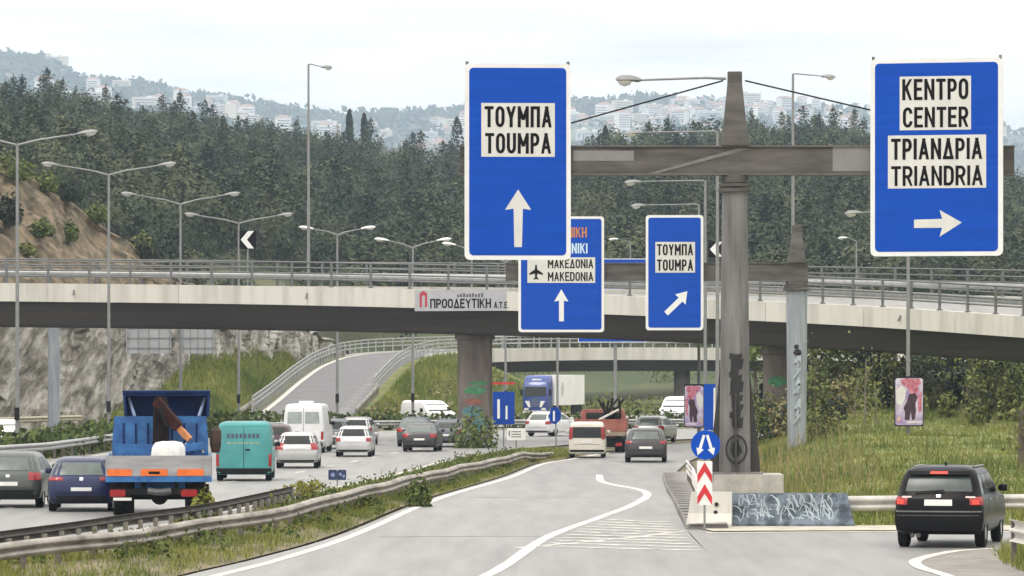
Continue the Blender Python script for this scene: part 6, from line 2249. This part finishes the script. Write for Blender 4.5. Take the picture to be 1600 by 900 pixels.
tag(np_mesh('grass', v, f, grass_mat, t_), 'grass below the pale guardrail at the lower right corner', 'grass', kind='stuff')
# taller weed tufts in patches on the mound, scrub along the median rail
pts = []
while len(pts) < 4000:
    y = 110 + 125 * rng.random() ** 1.2
    x = mound_l(y) + .6 + 30 * rng.random()
    if fbm(x * .35, y * .10, 12) < .08 or x > .135 * y + 3:
        continue
    pts.append((x, y, mound_z(x, y) - .03))
pts = np.array(pts)
v, f, t_ = blades(pts, .5, .05, .0 + .5 * rng.random(len(pts)), .35)
tag(np_mesh('weeds', v, f, olive_leaf, t_), 'rough tall weed patches scattered over the grass mound', 'weeds', kind='stuff')
hv = []
for _ in range(230):
    i = int(rng.integers(14, 84))
    t = .45 + .5 * rng.random() if rng.random() < .6 else .15 + .3 * rng.random()
    q = median_pt(i, t)
    hv.append(rng.normal(size=(44, 3)) * np.array([.16, .4, .11]) * (.6 + .8 * rng.random()) + np.array([q.x, q.y, q.z + .13]))
hv = np.concatenate(hv)
v, f = leaves(hv, .075)
tag(np_mesh('scrub', v, f, bush_leaf, np.repeat(.02 + .3 * rng.random(len(hv)), 4)), 'dark low scrub growing against the dented median rail', 'scrub', kind='stuff')
# embankments
pts = []
for _ in range(26000):
    i = int(rng.integers(2, 62))
    l, r = eb[i]
    c = rc[i]
    h = c.z + .45
    t = rng.random()
    q = r + (r - c).normalized() * (h * 2.1 * t + .3)
    pts.append((q.x, q.y + rng.normal(), lerp(c.z - .06, -.55, t)))
for _ in range(16000):
    i = int(rng.integers(0, 39))
    p = tl[i]
    t = rng.random()
    hz = ip(p.y, [300, 330, 360, 384], [1.0, 4.2, 5.0, 4.8])
    pts.append((p.x - t * 4.6, p.y + t * 2 + rng.normal(), -.5 + ip(p.y, [300, 312, 384], [0, .4, 3.6]) + hz * (t ** .8) * .8))
pts = np.array(pts)
tn = np.array([.04 + .5 * fbm(p[0] * .2, p[1] * .06, 7) + .2 * rng.random() for p in pts])
v, f, t_ = blades(pts, .45, .10, tn)
tag(np_mesh('grass', v, f, grass_mat, t_), 'grass on the slopes on both sides of the climbing ramp', 'grass', kind='stuff')
# shrubs on the slope beyond the second flyover
hv = []
for _ in range(520):
    px = 700 + 720 * rng.random()
    Y = 370 + 150 * rng.random()
    X = (px - 800) * Y / F
    if 405 < Y < 437 or (px < 905 and Y < 400):
        continue
    c = rng.normal(size=(90, 3)) * np.array([1.3, 1.3, .5]) + np.array([X, Y, hill_z(X, Y) + .3])
    hv.append(c)
hv = np.concatenate(hv)
v, f = leaves(hv, .24)
tag(np_mesh('scrub', v, f, olive_leaf, np.repeat(.05 + .25 * rng.random(len(hv)), 4)), 'green scrub on the bank seen beneath the curved flyover', 'scrub', kind='stuff')
# dry scrub tufts on the ramp embankment near the pillar
hv = []
for _ in range(60):
    i = int(rng.integers(4, 60))
    l, r = eb[i]
    c = rc[i]
    t = .35 + .6 * rng.random()
    h = c.z + .45
    q = r + (r - c).normalized() * (h * 2.1 * t + .3)
    hv.append(rng.normal(size=(26, 3)) * .45 + np.array([q.x, q.y, lerp(c.z, -.5, t) + .25]))
hv = np.concatenate(hv)
v, f = leaves(hv, .22)
tag(np_mesh('scrub', v, f, dry_grass_mat, np.repeat(.2 + .3 * rng.random(len(hv)), 4)), 'straw coloured scrub on the ramp embankment left of the pillar', 'scrub', kind='stuff')

# ---- town and woods on the far hill
hv = []
for _ in range(15000):
    Y = (2500 + 1900 * rng.random() ** .6) * KF
    X = (rng.random() - .5) * .30 * Y
    if fbm(X * .0022, Y * .0016, 6) < -.05 and rng.random() < .8 and Y < 4330 * KF:
        continue
    hv.append((X, Y, far_z(X, Y) + 5 * rng.random()))
hv = np.array(hv)
hv = (hv[:, None, :] + rng.normal(size=(len(hv), 4, 3)) * np.array([7, 7, 3.4])).reshape(-1, 3)
v, f = leaves(hv, 8.0)
tag(np_mesh('far_wood', v, f, leafmat('far_foliage', (.02, .04, .022), (.09, .11, .05)), np.repeat(.1 + .3 * rng.random(len(hv)), 4)), 'hazy woods and gardens on the distant town hill', 'wood', kind='stuff')
hc = [mat('house_white', (.75, .73, .70), .8, var=.05), mat('house_cream', (.68, .60, .50), .8, var=.05), mat('house_rose', (.60, .46, .41), .8, var=.05), mat('house_grey', (.52, .53, .54), .8, var=.05)]
roof_m = mat('house_roof', (.34, .17, .12), .8, var=.1)
win_m = mat('house_window', (.08, .09, .11), .3)
hp = []
for k, (w, d, h) in enumerate(((17, 12, 13), (24, 13, 17), (13, 11, 9), (30, 14, 12), (15, 12, 22), (11, 10, 8))):
    t_ = thing('apartment_building', 'pale block among the many scattered over the hazy distant hill', 'building', (0, 3000, -300), 0, 'buildings on the far hill')
    b = MB(); b.box((0, 0, h / 2 - 3), (w, d, h + 6)); b.build('wall', hc[k % 4], t_)
    b = MB()
    if k % 2 == 0:
        b.add([(-w / 2 - .5, -d / 2 - .5, h), (w / 2 + .5, -d / 2 - .5, h), (w / 2 + .5, d / 2 + .5, h), (-w / 2 - .5, d / 2 + .5, h), (-w / 4, 0, h + 3), (w / 4, 0, h + 3)], [(0, 1, 5, 4), (2, 3, 4, 5), (1, 2, 5), (3, 0, 4), (3, 2, 1, 0)])
        b.build('roof', roof_m, t_)
    else:
        b.box((0, 0, h + .4), (w + .6, d + .6, .8)); b.box((w * .2, 0, h + 1.9), (4, 4, 2.2)); b.build('roof', hc[0], t_)
    for j in range(int(h // 3.2)):
        b = MB(); b.box((0, -d / 2 - .05, 1.8 + j * 3.2), (w * .86, .3, 1.3)); b.build('window_band', win_m, t_)
    hp.append(t_)
used = [0] * 6
bld = 0
tries = 0
while bld < 296 and tries < 6000:
    tries += 1
    Y = (2900 + 1480 * rng.random() ** .55) * KF
    p = -120 + 1840 * rng.random()
    dens = ip(p, [-200, 40, 150, 250, 330, 420, 520, 600, 680, 720, 800, 900, 1300, 1400, 1700], [.2, .5, 1, 1, .7, .35, .2, .2, .8, 1, .6, 1, 1, .7, .4])
    X = (p - 800) * Y / F
    if rng.random() > dens or fbm(X * .0022, Y * .0016, 6) > .15:
        continue
    k = int(rng.integers(0, 6))
    o = hp[k] if not used[k] else copy_tree(hp[k])
    used[k] = 1
    o.location = (X, Y, far_z(X, Y) + 3.0)
    o.rotation_euler = (0, 0, rng.normal() * .5)
    s_ = .7 + .5 * rng.random()
    o.scale = (s_, s_, s_ * .85)
    bld += 1

# ------------------------------------------------------------------ haze
hm = bpy.data.materials.new('haze')
hm.use_nodes = True
t = hm.node_tree
t.nodes.clear()
ou = t.nodes.new('ShaderNodeOutputMaterial')
pv_ = t.nodes.new('ShaderNodeVolumePrincipled')
pv_.inputs['Color'].default_value = (0.64, 0.80, 1.0, 1)
pv_.inputs['Density'].default_value = 0.00013
pv_.inputs['Anisotropy'].default_value = 0.2
t.links.new(pv_.outputs[0], ou.inputs['Volume'])
b = MB()
b.box((0, 4515, 250), (14600, 9970, 510))
hz_o = b.build('haze', hm)
tag(hz_o, kind='stuff')
